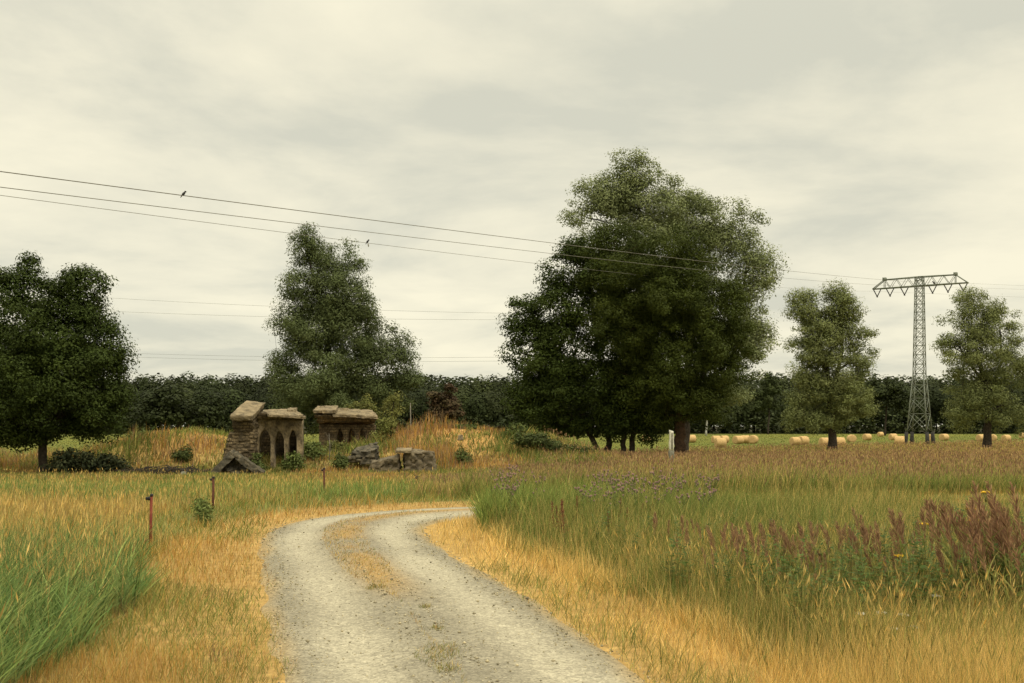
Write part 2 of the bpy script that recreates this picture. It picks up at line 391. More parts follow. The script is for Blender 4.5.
road = link('gravel_road', np_mesh('gravel_road', np.stack([rx, ry, rz], -1).reshape(-1, 3), [np.stack([ri, ri + 1, ri + b + 1, ri + b], 1)], rc.reshape(-1, 3), True), road_mat())
tag(road, 'pale gravel track with two worn wheel lines bending left then right', 'road', kind='structure')

# loose stones on the track
def pebbles(n):
    D = 5 * (26 / 5) ** rng.uniform(0, 1, n)
    i = np.argmin(np.abs(RY[None, :400] - D[:, None]), axis=1)
    la = rng.uniform(-1.5, 1.5, n); la = np.where(rng.uniform(0, 1, n) < .45, np.sign(la) * (1.5 - np.abs(rng.normal(0, .25, n))), la)
    la = np.where((np.abs(np.abs(la) - .78) < .3) & (rng.uniform(0, 1, n) < .6), la * .2, la)
    x = RX[i] + TY[i] * la; y = D - TX[i] * la * .3
    s = rng.lognormal(math.log(.0062), .40, n) * np.clip(D / 9, .9, 1.5)
    dirs = np.array([(1, 0, 0), (0, 1, 0), (-1, 0, 0), (0, -1, 0), (0, 0, 1), (0, 0, -1)], float)
    V = np.stack([x, y, np.zeros(n)], 1)[:, None, :] + dirs[None] * (s[:, None, None] * rng.uniform(.6, 1.3, (n, 6, 1))) * np.array((1, 1, .7))
    th = rng.uniform(0, 6.28, n)
    sd = road_sd(x, y)
    V[:, :, 2] += (0.030 + 0.03 * (1 - (sd / 1.55) ** 2) + s * .3)[:, None]
    Fb = np.array([(0, 1, 4), (1, 2, 4), (2, 3, 4), (3, 0, 4), (1, 0, 5), (2, 1, 5), (3, 2, 5), (0, 3, 5)])
    Fs = (np.arange(n)[:, None, None] * 6 + Fb[None]).reshape(-1, 3)
    c = np.array((0.40, 0.35, 0.23)) * rng.uniform(.6, 1.6, (n, 1))
    return np_mesh('gravel', V.reshape(-1, 3), [Fs], np.repeat(c, 6, 0))
gr = link('gravel', pebbles(6500), M['grass'])
tag(gr, 'loose grey stones scattered over the track', 'gravel', kind='stuff')

# ------------------------------------------------------------------ grass blades
def blades(P, h, w, lean, curve, c0, c1, segs=3, az=None, tipw=0.12, tpow=1.0, face=None):
    n = len(P)
    az = rng.uniform(0, 2 * np.pi, n) if az is None else az
    dx, dy = np.cos(az), np.sin(az)
    fa = rng.uniform(0, 2 * np.pi, n) if face is None else face
    sx, sy = np.cos(fa), np.sin(fa)
    V = np.empty((n, (segs + 1) * 2, 3)); C = np.empty((n, (segs + 1) * 2, 3))
    for k in range(segs + 1):
        t = k / segs
        off = h * (lean * t + curve * t * t)
        zt = h * (t - 0.45 * np.clip(lean + curve, 0, 1.2) * t * t * .6)
        ww = w * ((1 - t ** 1.6) * (1 - tipw) + tipw) * (0.75 + 0.5 * math.sin(math.pi * min(t * 1.1, 1)))
        cx, cy, cz = P[:, 0] + dx * off, P[:, 1] + dy * off, P[:, 2] + zt
        for s, j in ((-1, 0), (1, 1)):
            V[:, 2 * k + j, 0] = cx + s * sx * ww / 2; V[:, 2 * k + j, 1] = cy + s * sy * ww / 2; V[:, 2 * k + j, 2] = cz
            C[:, 2 * k + j] = c0 * (1 - t ** tpow) + c1 * t ** tpow
    m = (segs + 1) * 2
    base = np.arange(n)[:, None] * m
    F = np.concatenate([base + np.array([2 * k, 2 * k + 1, 2 * k + 3, 2 * k + 2])[None] for k in range(segs)], 0)
    return V.reshape(-1, 3), F, C.reshape(-1, 3)
def heads(P, L, w, c, az, tilt):
    """slim seed heads: two crossed lozenges on the stalk tip."""
    n = len(P); V = np.empty((n, 8, 3))
    ax = np.stack([np.cos(az) * tilt, np.sin(az) * tilt, np.ones(n)], 1); ax /= np.linalg.norm(ax, axis=1)[:, None]
    fa = rng.uniform(0, 6.28, n)
    for q in (0, 1):
        s = np.stack([np.cos(fa + q * 1.57), np.sin(fa + q * 1.57), np.zeros(n)], 1) * w[:, None] / 2
        V[:, 4 * q] = P; V[:, 4 * q + 1] = P + ax * L[:, None] * .4 + s; V[:, 4 * q + 2] = P + ax * L[:, None]; V[:, 4 * q + 3] = P + ax * L[:, None] * .4 - s
    F = (np.arange(n)[:, None, None] * 8 + np.array([(0, 1, 2, 3), (4, 5, 6, 7)])[None]).reshape(-1, 4)
    return V.reshape(-1, 3), F, np.repeat(c, 8, 0)
def scatter(n, d0, d1, k=1.0, lo=-0.53, hi=0.53):
    u = rng.uniform(0, 1, n)
    D = d0 * (d1 / d0) ** u if k == 1 else (d0 ** (1 - k) + u * (d1 ** (1 - k) - d0 ** (1 - k))) ** (1 / (1 - k))
    X = rng.uniform(lo, hi, n) * D + rng.uniform(-0.7, 0.7, n)
    return X, D
class Grass:
    def __init__(s): s.s = Soup()
    def add(s, X, Y, h, w, lean, curve, c0, c1, segs=3, head=None, **kw):
        n = len(X)
        if n == 0: return
        P = np.stack([X, Y, gz(X, Y) - 0.01], 1)
        dry = sstep(1.25, 1.5, c1[:, 0] / c1[:, 1])
        lean = lean * (1 - .45 * dry); curve = curve * (1 - .75 * dry); w = w * (1 - .38 * dry)
        az = rng.uniform(0, 2 * np.pi, n)
        # the wind leans everything a little to the right
        ax, ay = np.cos(az) + 0.35, np.sin(az); az = np.arctan2(ay, ax)
        s.s.add(*_vfc(blades(P, h, w, lean, curve, c0, c1, segs, az, **kw)))
        if head:
            frac, L, wd, pal, tilt = head
            m = rng.uniform(0, 1, n) < frac
            if m.any():
                off = h * (lean + curve); zt = h * (1 - 0.27 * np.clip(lean + curve, 0, 1.2))
                T = np.stack([P[:, 0] + np.cos(az) * off, P[:, 1] + np.sin(az) * off, P[:, 2] + zt * .97], 1)[m]
                q = m.sum()
                s.s.add(*_vfc(heads(T, L * rng.uniform(.6, 1.3, q), wd[m] * rng.uniform(.7, 1.3, q), pick(pal, q), az[m], tilt)))
    def done(s, name, label):
        o = link(name, s.s.mesh(name), M['grass']); tag(o, label, 'grass', kind='stuff'); return o
def _vfc(t): return t[0], [t[1]], t[2]
def U(a, b, n): return rng.uniform(a, b, n)
def mixcol(p, A, B):
    n = len(p); m = (rng.uniform(0, 1, n) < p)[:, None]
    return np.where(m, pick(A, n), pick(B, n))

# --- short dry verge on both sides of the track
G = Grass()
X, Y = scatter(250000, 4.6, 36, 1.15)
sd = road_sd(X, Y); ad = np.abs(sd)
n1 = fbm(X, Y, 5.5, 0.9, 3); n2 = fbm(X, Y, 8.5, 0.35, 2)
outer = np.where(sd < 0, np.where(Y < 18, 3.2, 3.2 + (Y - 18) * .22), 2.62) + (n1 - .5) * .7
outer = np.where((sd < 0) & (Y > 26.5), 5.2 + (n1 - .5), outer) + np.where((sd < 0) & (Y < 18), .35, 0)
inner = HALF + 0.0 + (n1 - .5) * 0.55
keep = (ad > inner) & (ad < outer) & (rng.uniform(0, 1, len(X)) < sstep(0, .35, ad - inner) * .75 + .25)
X, Y, sd, ad, n1, n2 = [v[keep] for v in (X, Y, sd, ad, n1, n2)]
n = len(X)
left = sd < 0
greenp = np.clip((n2 - .47) * 3.4, 0, .7) * np.where(left, 1.0, .5) + np.where(left, .12, .05)
greenp = np.where((~left) & (ad < 1.95) & (Y < 16), np.clip(1.25 - (ad - 1.3) * 1.5, 0, .95) * np.clip((n1 - .22) * 3.0, 0.1, 1), greenp)
base = np.where(left[:, None], mixcol(np.full(n, .84), ORANGE, STRAW), mixcol(np.full(n, .80), STRAW, ORANGE)) * np.where(left, .82, 1.02)[:, None]
gm = (rng.uniform(0, 1, n) < greenp)[:, None]
c1 = np.where(gm, mixcol(np.full(n, .55), GREEN, OLIVE), base) * (.72 + .56 * fbm(X, Y, 77.0, 1.6, 3))[:, None]
dead = (fbm(X, Y, 12.1, 1.3, 2) > .74) & left & (Y < 14)
c1 = np.where(dead[:, None], pick(BROWN, n) * .4, c1)
rise = sstep(1.3, 2.7, ad) + .55 * gm[:, 0] * (~left)
h = U(.04, .17, n) * (.55 + 1.0 * fbm(X, Y, 33.0, 2.2, 2)) * (0.7 + 1.1 * rise) * np.where(left, .95, 1.2) * (0.6 + .8 * n1)
G.add(X, Y, h, np.maximum(.0030, .00048 * Y) * U(.7, 1.4, n), U(.05, .7, n), U(0, .5, n), c1 * .92, c1, 2)
G.done('dry_grass', 'short straw coloured dry grass along both edges of the gravel track')

# --- grass on the middle ridge of the track
G = Grass()
X, Y = scatter(90000, 7.5, 26, 1.0, -.3, .3)
sd = road_sd(X, Y); n1 = fbm(X, Y, 5.5, 1.6, 3)
q = (np.abs(sd + .05) < .34 * sstep(12.5, 15.5, Y) + .02) & (n1 > .36)
X, Y = X[q], Y[q]; tuft = np.zeros(len(X), bool)
for tx, ty, tr, cnt in ((PX(440, 9.7), 9.7, .30, 620), (PX(447, 9.1), 9.1, .14, 160), (PX(437, 10.9), 10.9, .10, 90), (PX(425, 12.2), 12.2, .09, 90), (PX(376, 13.7), 13.7, .16, 200)):
    a_ = rng.uniform(0, 6.28, cnt); r_ = tr * np.sqrt(rng.uniform(0, 1, cnt)) * rng.uniform(.5, 1.2, cnt)
    X = np.concatenate([X, tx + np.cos(a_) * r_ * .75]); Y = np.concatenate([Y, ty + np.sin(a_) * r_ * 1.5]); tuft = np.concatenate([tuft, np.ones(cnt, bool)])
n = len(X)
c1 = np.where((rng.uniform(0, 1, n) < np.where(tuft, .7, .25))[:, None], mixcol(np.full(n, .6), OLIVE, GREEN) * .8, mixcol(np.full(n, .5), ORANGE, STRAW) * .75)
G.add(X, Y, U(.03, .085, n), np.maximum(.003, .0005 * Y), U(.1, .9, n), U(0, .5, n), c1, c1, 2)
for V in G.s.V: V[:, 2] += 0.05
G.done('track_grass', 'thin dry grass on the middle ridge of the gravel track')

# --- lush reed grass, near left
G = Grass()
X, Y = scatter(34000, 5.0, 21, 1.0, -.60, -.1)
sd = road_sd(X, Y); n1 = fbm(X, Y, 2.5, .5, 3)
keep = (sd < -3.0 + (n1 - .5) * 1.5) & (rng.uniform(0, 1, len(X)) < 1 - sstep(15.5, 20.5, Y + (n1 - .5) * 5 + np.clip(-X - 6.5, 0, 9) * .55))
X, Y, sd, n1 = X[keep], Y[keep], sd[keep], n1[keep]; n = len(X)
ed = sstep(3.0, 4.2, -sd)
c1 = mixcol(np.full(n, .95), REED, STRAW * .8) * rng.uniform(.7, 1.25, (n, 1))
G.add(X, Y, U(.36, .88, n) * (.62 + .38 * ed) * (.8 + .4 * n1), U(.010, .022, n), U(.05, .42, n), U(.08, .75, n), c1 * .95, c1, 5, tipw=.05)
X, Y = scatter(9000, 5.5, 18, 1.0, -.60, -.1); sd = road_sd(X, Y)
keep = (sd < -3.3); X, Y = X[keep], Y[keep]; n = len(X)
far = sstep(10, 17, Y)
k2 = rng.uniform(0, 1, n) < .05 + .5 * far
X, Y = X[k2], Y[k2]; n = len(X); c1 = pick(STRAW, n) * .85
G.add(X, Y, U(.6, .95, n), np.maximum(.0035, .0005 * Y), U(.0, .25, n), U(0, .25, n), c1 * .8, c1, 3, head=(.8, .14, np.full(n, .016), STRAW * .8, .35))
X, Y = scatter(7000, 5.0, 19, 1.0, -.60, -.1); sd = road_sd(X, Y); n1 = fbm(X, Y, 2.5, .5, 3)
keep = (sd < -3.0 + (n1 - .5) * 1.5) & (rng.uniform(0, 1, len(X)) < 1 - sstep(14, 19, Y + np.clip(-X - 6.5, 0, 9) * .5)); X, Y = X[keep], Y[keep]; n = len(X)
c1 = pick(REED, n) * rng.uniform(.85, 1.45, (n, 1))
G.add(X, Y, U(.42, .80, n), U(.010, .020, n), U(.02, .25, n), U(.15, .7, n), c1 * .9, c1, 6, tipw=.04)
G.done('reed_grass', 'lush blue green reed grass growing at the near left')

# --- left hand field between the reeds and the ruins
G = Grass()
X, Y = scatter(185000, 12, 56, 1.0, -.57, .12)
sd = road_sd(X, Y); n1 = fbm(X, Y, 2.5, .35, 3); n2 = fbm(X, Y, 12.5, .16, 2)
lim = np.where(Y < 18, -3.0, -3.0 - (Y - 18) * .20); lim = np.where(Y > 27, -4.8, lim)
keep = (sd < lim + (n1 - .5) * 1.2)
X, Y, sd, n1, n2, lim = X[keep], Y[keep], sd[keep], n1[keep], n2[keep], lim[keep]; n = len(X)
band = sstep(26, 32, Y + (n1 - .5) * 8) * (1 - sstep(43, 52, Y + (n1 - .5) * 9))
gp = np.clip(.52 + .62 * band + (n2 - .5) * 1.2 + np.where((X > -8) & (Y < 30), .15, 0), .04, .92)
c1 = np.where((rng.uniform(0, 1, n) < gp)[:, None], mixcol(np.full(n, .65), GREEN, REED) * 1.15, mixcol(np.full(n, .7), STRAW, ORANGE) * .72)
hh = U(.18, .45, n) * (.7 + .6 * n1) * (.55 + .45 * sstep(0, 2.5, lim - sd)) * (1 - .35 * sstep(40, 52, Y))
G.add(X, Y, hh, np.maximum(.0038, .00052 * Y) * U(.7, 1.4, n), U(0, .4, n), U(0, .5, n), c1 * .95, c1, 3)
m = (rng.uniform(0, 1, n) < .10 * (1 - band * .6)) & (Y < 47)
X, Y = X[m], Y[m]; n = len(X); c1 = mixcol(np.full(n, .7), STRAW, BROWN) * .9
G.add(X, Y, U(.30, .6, n), np.maximum(.003, .00045 * Y), U(0, .25, n), U(0, .2, n), c1 * .8, c1, 2, head=(.9, .13, np.maximum(.008, .0005 * Y), STRAW * .8, .3))
G.done('meadow_grass', 'mixed green and straw meadow grass left of the track')

# --- tall grass inside the bend and along the right side
G = Grass()
X, Y = scatter(210000, 6.5, 34, 1.0, -.12, .62)
sd = road_sd(X, Y); n1 = fbm(X, Y, 22.5, .5, 3); n2 = fbm(X, Y, 31.5, .22, 2)
keep = (sd > 2.42 + (n1 - .5) * .6) & (Y < 27) | (sd < -4.5) & (X > -1.5) & (Y > 27)
X, Y, sd, n1, n2 = X[keep], Y[keep], sd[keep], n1[keep], n2[keep]; n = len(X)
dd = np.abs(sd)
fringe = 1 - sstep(2.35, 2.95, dd + (n1 - .5) * .9)
fringe = np.maximum(fringe, 1 - sstep(8.6, 9.8, Y + (n1 - .5) * 1.6))
fringe = np.where(Y > 15, fringe * (1 - .65 * sstep(15, 19, Y)), fringe)
gp = np.clip((.80 + (n2 - .5) * .8) * (1 - fringe) + .08, .05, .93)
c1 = np.where((rng.uniform(0, 1, n) < gp)[:, None], mixcol(np.full(n, .66), GREEN * .98, OLIVE * .95), mixcol(np.where(fringe > .5, .94, .7), STRAW, OLIVE) * np.where(fringe > .5, .98, .86)[:, None])
bend = sstep(13.0, 18, Y) * sstep(2.6, 3.8, dd) * (1 - sstep(.30, .42, X / Y))
hh = U(.28, .62, n) * (.75 + .5 * n1) * (.6 + .4 * sstep(2.4, 3.1, dd)) * (1 + .30 * sstep(.30, .48, X / Y) * sstep(9.5, 11, Y)) * (1 + .62 * bend)
G.add(X, Y, hh, np.maximum(.0034, .00048 * Y) * U(.7, 1.5, n), U(0, .35, n), U(0, .5, n), c1 * .95, c1, 3)
m = rng.uniform(0, 1, n) < .07
X, Y = X[m], Y[m]; n = len(X); c1 = mixcol(np.full(n, .6), STRAW, OLIVE) * .85
G.add(X, Y, U(.45, .8, n), np.maximum(.0022, .0003 * Y), U(0, .25, n), U(0, .2, n), c1 * .75, c1, 3, head=(.8, .11, np.maximum(.006, .00042 * Y), OLIVE * 1.1, .35))
X, Y = scatter(8000, 8.3, 17, 1.0, .10, .60); sd = road_sd(X, Y); n1 = fbm(X, Y, 14.5, .9, 3)
q = (sd > 2.9) & (n1 > .44); X, Y = X[q], Y[q]; n = len(X); c1 = mixcol(np.full(n, .75), STRAW, OLIVE)
G.add(X, Y, U(.40, .78, n), U(.004, .0075, n), U(.05, .45, n), U(.0, .5, n), c1 * .9, c1, 4, head=(.55, .10, np.full(n, .010), STRAW * .85, .5))
G.done('tall_grass', 'tall green and straw coloured grass on the right of the track')

# --- fresh green reeds standing inside the bend
G = Grass()
for cxp, cyd, rx_, ry_, nn_, h0, h1 in ((0.6, 23.0, 1.7, 2.3, 5200, .75, 1.15), (-0.6, 22.6, .55, 1.6, 1500, .6, .95), (3.2, 21.4, 1.6, 1.6, 2600, .6, .95)):
    a_ = rng.uniform(0, 6.28, nn_); r_ = np.sqrt(rng.uniform(0, 1, nn_)) * (.75 + .5 * rng.uniform(0, 1, nn_))
    X, Y = cxp + np.cos(a_) * r_ * rx_, cyd + np.sin(a_) * r_ * ry_
    q = road_sd(X, Y) > 2.5; X, Y = X[q], Y[q]; n = len(X)
    c1 = mixcol(np.full(n, .6), REED * np.array((1.15, 1.05, .85)), GREEN * 1.2) * rng.uniform(.8, 1.3, (n, 1))
    G.add(X, Y, U(h0, h1, n) * (.7 + .5 * fbm(X, Y, 3.3, .8, 2)), U(.010, .022, n), U(.0, .3, n), U(.05, .6, n), c1 * .95, c1, 4, tipw=.05)
G.done('bend_reeds', 'tall fresh green reeds standing inside the bend of the track')

# --- the wide rough field with its red brown seed heads
G = Grass()
X, Y = scatter(270000, 27, 190, 1.0, -.14, .58)
n1 = fbm(X, Y, 42.5, .14, 3); n2 = fbm(X, Y * .5, 51.5, .10, 3); sd = road_sd(X, Y)
keep = (np.abs(sd) > 4.6) & ((X > 1.5) | (Y < 60)) & (Y + 10 * (n1 - .5) < mow_edge(X, Y)) & (X > -3 + (Y - 30) * .12)
X, Y, n1, n2 = X[keep], Y[keep], n1[keep], n2[keep]; n = len(X)
redp = np.clip(.06 + .42 * sstep(45, 75, Y) + (n2 - .5) * 1.6, .02, .72)
c1 = np.where((rng.uniform(0, 1, n) < redp)[:, None], mixcol(np.full(n, .5), BROWN, STRAW * .75), mixcol(np.full(n, .62), OLIVE, GREEN * 1.25))
hh = U(.22, .50, n) * (.75 + .5 * n1) * (1 + .35 * (1 - sstep(33, 45, Y)))
G.add(X, Y, hh, .00055 * Y * U(.6, 1.3, n), U(0, .35, n), U(0, .4, n), c1 * .95, c1, 2)
m = rng.uniform(0, 1, n) < .16
X, Y = X[m], Y[m]; n = len(X); c1 = mixcol(np.full(n, .5), STRAW, BROWN) * .85
G.add(X, Y, U(.40, .62, n), .0004 * Y, U(0, .2, n), U(0, .2, n), c1 * .8, c1, 2, head=(.9, .16, .0007 * Y, BROWN, .25))
G.done('field_grass', 'wide rough field of olive grass with red brown seed heads')

# --- coarse grass over the mounds and round the ruins
G = Grass()
X, Y = scatter(150000, 45, 92, 1.0, -.56, .12)
n1 = fbm(X, Y, 62.5, .25, 3); n2 = fbm(X, Y, 71.5, .45, 2)
keep = (X < 6.0 + (n1 - .5) * 2)
X, Y, n1, n2 = X[keep], Y[keep], n1[keep], n2[keep]; n = len(X)
gp = np.clip(.45 + (n1 - .5) * 4.0 + np.where(X > -1.5, .15, 0) + np.where(Y < 56, .35, 0), .03, .92)
c1 = np.where((rng.uniform(0, 1, n) < gp)[:, None], mixcol(np.full(n, .7), GREEN, OLIVE) * .9, mixcol(np.full(n, .5), ORANGE, BROWN) * .80) * (.55 + .9 * fbm(X, Y, 90.0, .5, 3))[:, None]
G.add(X, Y, U(.15, .50, n) * (.3 + 1.3 * n2) * (1 + 1.4 * sstep(.55, .7, fbm(X, Y, 101.0, .6, 2)) * sstep(57, 62, Y)) * (.7 + .3 * sstep(56, 62, Y)), .00075 * Y * U(.6, 1.4, n), U(0, .5, n), U(0, .5, n), c1 * .95, c1, 2)
G.done('mound_grass', 'dry orange and green grass over the low mounds by the ruins')

# --- short stubble grass over the mown meadow
G = Grass()
X, Y = scatter(60000, 118, 420, 1.0, -.55, .56)
q = Y > mow_edge(X, Y) - 3; X, Y = X[q], Y[q]
n1 = fbm(X, Y, 42.5, .05, 3); n = len(X)
c1 = np.where((rng.uniform(0, 1, n) < .2 + n1 * .3)[:, None], pick(OLIVE, n) * .6, pick(GREEN, n) * .72)
G.add(X, Y, U(.05, .16, n), .0012 * Y, U(0, .6, n), U(0, .6, n), c1, c1, 1)
G.done('mown_grass', 'short mown green meadow grass between the bales')

# ------------------------------------------------------------------ trees
def leaves_np(C, size, asp, col, out=None, up=.55, droop=0.0, rnd=.34):
    """diamond leaves; out = outward direction of the clump each leaf sits on."""
    n = len(C)
    nrm = rng.normal(0, rnd, (n, 3)); nrm[:, 2] += up
    if out is not None: nrm += out
    nrm /= np.linalg.norm(nrm, axis=1)[:, None] + 1e-9
    r = rng.normal(0, 1, (n, 3)); r[:, 2] -= droop
    a = r - nrm * (r * nrm).sum(1)[:, None]; a /= np.linalg.norm(a, axis=1)[:, None] + 1e-9
    b = np.cross(nrm, a)
    sa = a * (size / 2)[:, None]; sb = b * (size * asp / 2)[:, None]
    V = np.stack([C - sa, C + sb, C + sa, C - sb], 1).reshape(-1, 3)
    return V, np.arange(n * 4).reshape(-1, 4), np.repeat(col, 4, 0)
def crown_points(lobes, n_cl, per, rc, rough=.22, fill=.35):
    """lobes carry boughs, boughs carry leafy clumps; leaves fill each clump, most of them near its skin."""
    vol = np.array([(l[3] * l[4] + l[3] * l[5] + l[4] * l[5]) for l in lobes]); p = vol / vol.sum()
    cent = []; size = []
    for l, q in zip(lobes, p):
        k = max(6, int(n_cl * q * 1.35)); R3 = np.array(l[3:6]); rmin = R3.min()
        nb = int(np.clip(4.5 * (R3.mean() / (rc * 1.9)) ** 2, 6, 26))
        w = rng.normal(0, 1, (nb, 3)); w /= np.linalg.norm(w, axis=1)[:, None]; w[:, 1] -= .25
        bc = np.array(l[:3])[None] + w * R3[None] * rng.uniform(.55, .86, (nb, 1)); br = rmin * rng.uniform(.20, .42, nb)
        which = rng.integers(0, nb, k); u = rng.normal(0, 1, (k, 3)); u[:, 2] += .55; u /= np.linalg.norm(u, axis=1)[:, None]
        C = bc[which] + u * (br[which] * rng.uniform(.55, 1.0, k))[:, None] * np.array((1.1, 1.1, .8))
        shell = rng.uniform(0, 1, k) < .30
        e = rng.normal(0, 1, (k, 3)); e /= np.linalg.norm(e, axis=1)[:, None]
        bump = 1 + rough * (vnoise(e[:, 0] + l[0], e[:, 1] + l[1], e[:, 2] + l[2], 2.6) - .5) * 2
        C[shell] = (np.array(l[:3])[None] + e * R3[None] * (bump * rng.uniform(.62, .92, k))[:, None])[shell]
        core = rng.uniform(0, 1, k) < fill * .8
        v = rng.normal(0, 1, (k, 3)); v /= np.linalg.norm(v, axis=1)[:, None]
        C[core] = (np.array(l[:3])[None] + v * R3[None] * rng.uniform(.1, .62, (k, 1)))[core]
        cent.append(C); size.append(rc * np.clip(rng.lognormal(0, .35, k), .5, 1.4) * np.where(core, 1.15, .72))
    cent = np.vstack(cent); size = np.concatenate(size)
    near_ = (np.linalg.norm(cent[:, None, :] - cent[None], axis=2) < 2.2 * rc).sum(1) > 6      # no clump hangs alone in the air
    if near_.sum() > 10: cent, size = cent[near_], size[near_]
    k = len(cent)
    cnt = np.maximum(6, (per * (size / rc) ** 2).astype(int)); cid = np.repeat(np.arange(k), cnt); n = len(cid)
    u = rng.normal(0, 1, (n, 3)); u /= np.linalg.norm(u, axis=1)[:, None]
    # ragged clump skin
    lump = .72 + .56 * vnoise(u[:, 0] * 2.2 + cid * 1.7, u[:, 1] * 2.2, u[:, 2] * 2.2, 1.3)
    r = rng.uniform(0, 1, n) ** .42 * lump
    P = cent[cid] + u * (size[cid] * r)[:, None] * np.array((1.08, 1.08, .74))
    return cent, P, cid, u * r[:, None]
def build_tree(name, label, cat, D, base_px, lobes_px, pal, leaf, asp, n_cl, per, rc, stems, bark='bark', group=None, depth=.85,
               rough=.22, fill=.35, droop=0.0, twigs=26, y_off=0.0, zbase=None, hscale=1.0):
    bx = PX(base_px, D); bz = g1(bx, D) if zbase is None else zbase
    root = empty(name, (bx, D, bz)); tag(root, label, cat, group)
    k = D / F
    L = []
    for l in lobes_px:
        cx, cy, rx_, ry_ = l[:4]; dy = l[4] if len(l) > 4 else 0.0
        DD = D + dy
        L.append((PX(cx, D) - bx, dy, PZ(cy, D) - bz, rx_ * k, max(rx_, ry_ * .75) * k * depth, ry_ * k))
    cent, P, cid, outw = crown_points(L, n_cl, per, rc, rough, fill)
    ok = P[:, 2] > .25
    P, cid, outw = P[ok], cid[ok], outw[ok]
    cc = (.5 * pal[rng.integers(0, len(pal), len(cent))] + .5 * pal.mean(0)) * rng.uniform(.82, 1.18, (len(cent), 1))
    col = cc[cid] * rng.uniform(.9, 1.1, (len(P), 1))
    V, Fc, Cc = leaves_np(P, leaf * rng.uniform(.65, 1.35, len(P)), asp, col, outw, droop=droop)
    # trunk with limbs to every lobe and twigs out to the clumps
    s = Soup()
    ends = []
    for st in stems:
        pts = [Vector((PX(px, D) - bx, dy, PZ(py, D) - bz)) for (px, py, dy, r) in st]
        rad = [r for (_, _, _, r) in st]
        pts[0].z = min(pts[0].z, -0.25) if st[0][1] > 443 else pts[0].z
        fine = []; fr = []
        for i in range(len(pts) - 1):
            for t in np.linspace(0, 1, 5, endpoint=False):
                q = pts[i].lerp(pts[i + 1], float(t)); w_ = rad[i] * (1 - t) + rad[i + 1] * t
                fine.append(q + Vector((random.uniform(-1, 1), random.uniform(-1, 1), 0)) * w_ * .25); fr.append(w_)
        fine.append(pts[-1]); fr.append(rad[-1])
        if st[0][1] > 443: fr[0] *= 1.5; fr[1] *= 1.15
        s.tube(fine, fr, 9)
        ends += [(p, r) for p, r in zip(fine, fr)][len(fine) // 3:]
    for l in L:
        c = Vector(l[:3]); p, r = min(ends, key=lambda e: (e[0] - c).length + (60 if e[0].z > c.z - .3 * (c - Vector((e[0].x, e[0].y, c.z))).length else 0))
        m = p.lerp(c, .5) + Vector((random.uniform(-.3, .3), random.uniform(-.3, .3), random.uniform(0, .6)))
        r0 = min(r * .75, .14); s.tube([p, m, c], [r0, r0 * .65, r0 * .35], 6)
        near_c = cent[np.argsort(np.linalg.norm((cent - np.array(l[:3])) / np.array(l[3:6]), axis=1))[:200]]
        for q in near_c[rng.integers(0, len(near_c), max(4, twigs // len(L)))]:
            q = Vector(q); mm = c.lerp(q, .5) + Vector((random.uniform(-.2, .2), random.uniform(-.2, .2), random.uniform(-.1, .3)))
            s.tube([m.lerp(c, .6), mm, q], [r0 * .35, r0 * .2, .012], 5)
    link('trunk', s.mesh('trunk', True), M[bark], root)
    link('crown', np_mesh('crown', V, [Fc], Cc), M['leaf'], root)
    return root
DKGREEN = np.array([(0.046, 0.068, 0.011), (0.036, 0.055, 0.010), (0.064, 0.088, 0.015), (0.050, 0.070, 0.013)])
SILVER = np.array([(0.135, 0.152, 0.062), (0.110, 0.126, 0.050), (0.180, 0.194, 0.086), (0.122, 0.134, 0.054)])
WILLOW = np.array([(0.115, 0.137, 0.056), (0.094, 0.114, 0.045), (0.152, 0.170, 0.076), (0.105, 0.120, 0.047)])
FOREST = np.array([(0.027, 0.036, 0.011), (0.021, 0.028, 0.009), (0.038, 0.047, 0.015), (0.030, 0.037, 0.012)])

# left dark tree
build_tree('maple_tree', 'broad dark green tree with a two humped crown at the left edge', 'tree', 57.0, 43,
           [(18, 300, 30, 44, 0), (84, 312, 32, 48, .6), (48, 352, 58, 52, -1), (95, 365, 36, 46, 0), (10, 370, 60, 60, .5), (62, 395, 64, 46, -1.2), (25, 432, 44, 14, -.5), (98, 428, 30, 15, .3), (52, 316, 28, 26, 0), (118, 385, 16, 22, 0), (110, 345, 18, 26, 0),
            (-45, 350, 55, 70, 1), (-35, 415, 50, 36, 0), (100, 402, 34, 32, 0), (26, 276, 24, 26, 0), (86, 284, 26, 26, 0), (56, 296, 30, 22, 0), (15, 425, 40, 22, .5), (-70, 410, 40, 50, 0), (70, 422, 40, 18, 1)],
           DKGREEN * .74, .135, .55, 560, 310, .72,
           [[(43, 470, 0, .24), (44, 440, 0, .20), (40, 400, 0, .17), (30, 350, 0, .10), (25, 300, 0, .05)], [(44, 440, 0, .15), (60, 400, .4, .12), (75, 350, .5, .08), (78, 300, .5, .04)],
            [(43, 436, 0, .12), (10, 415, -.4, .09), (-30, 400, 0, .06)]], rough=.25)
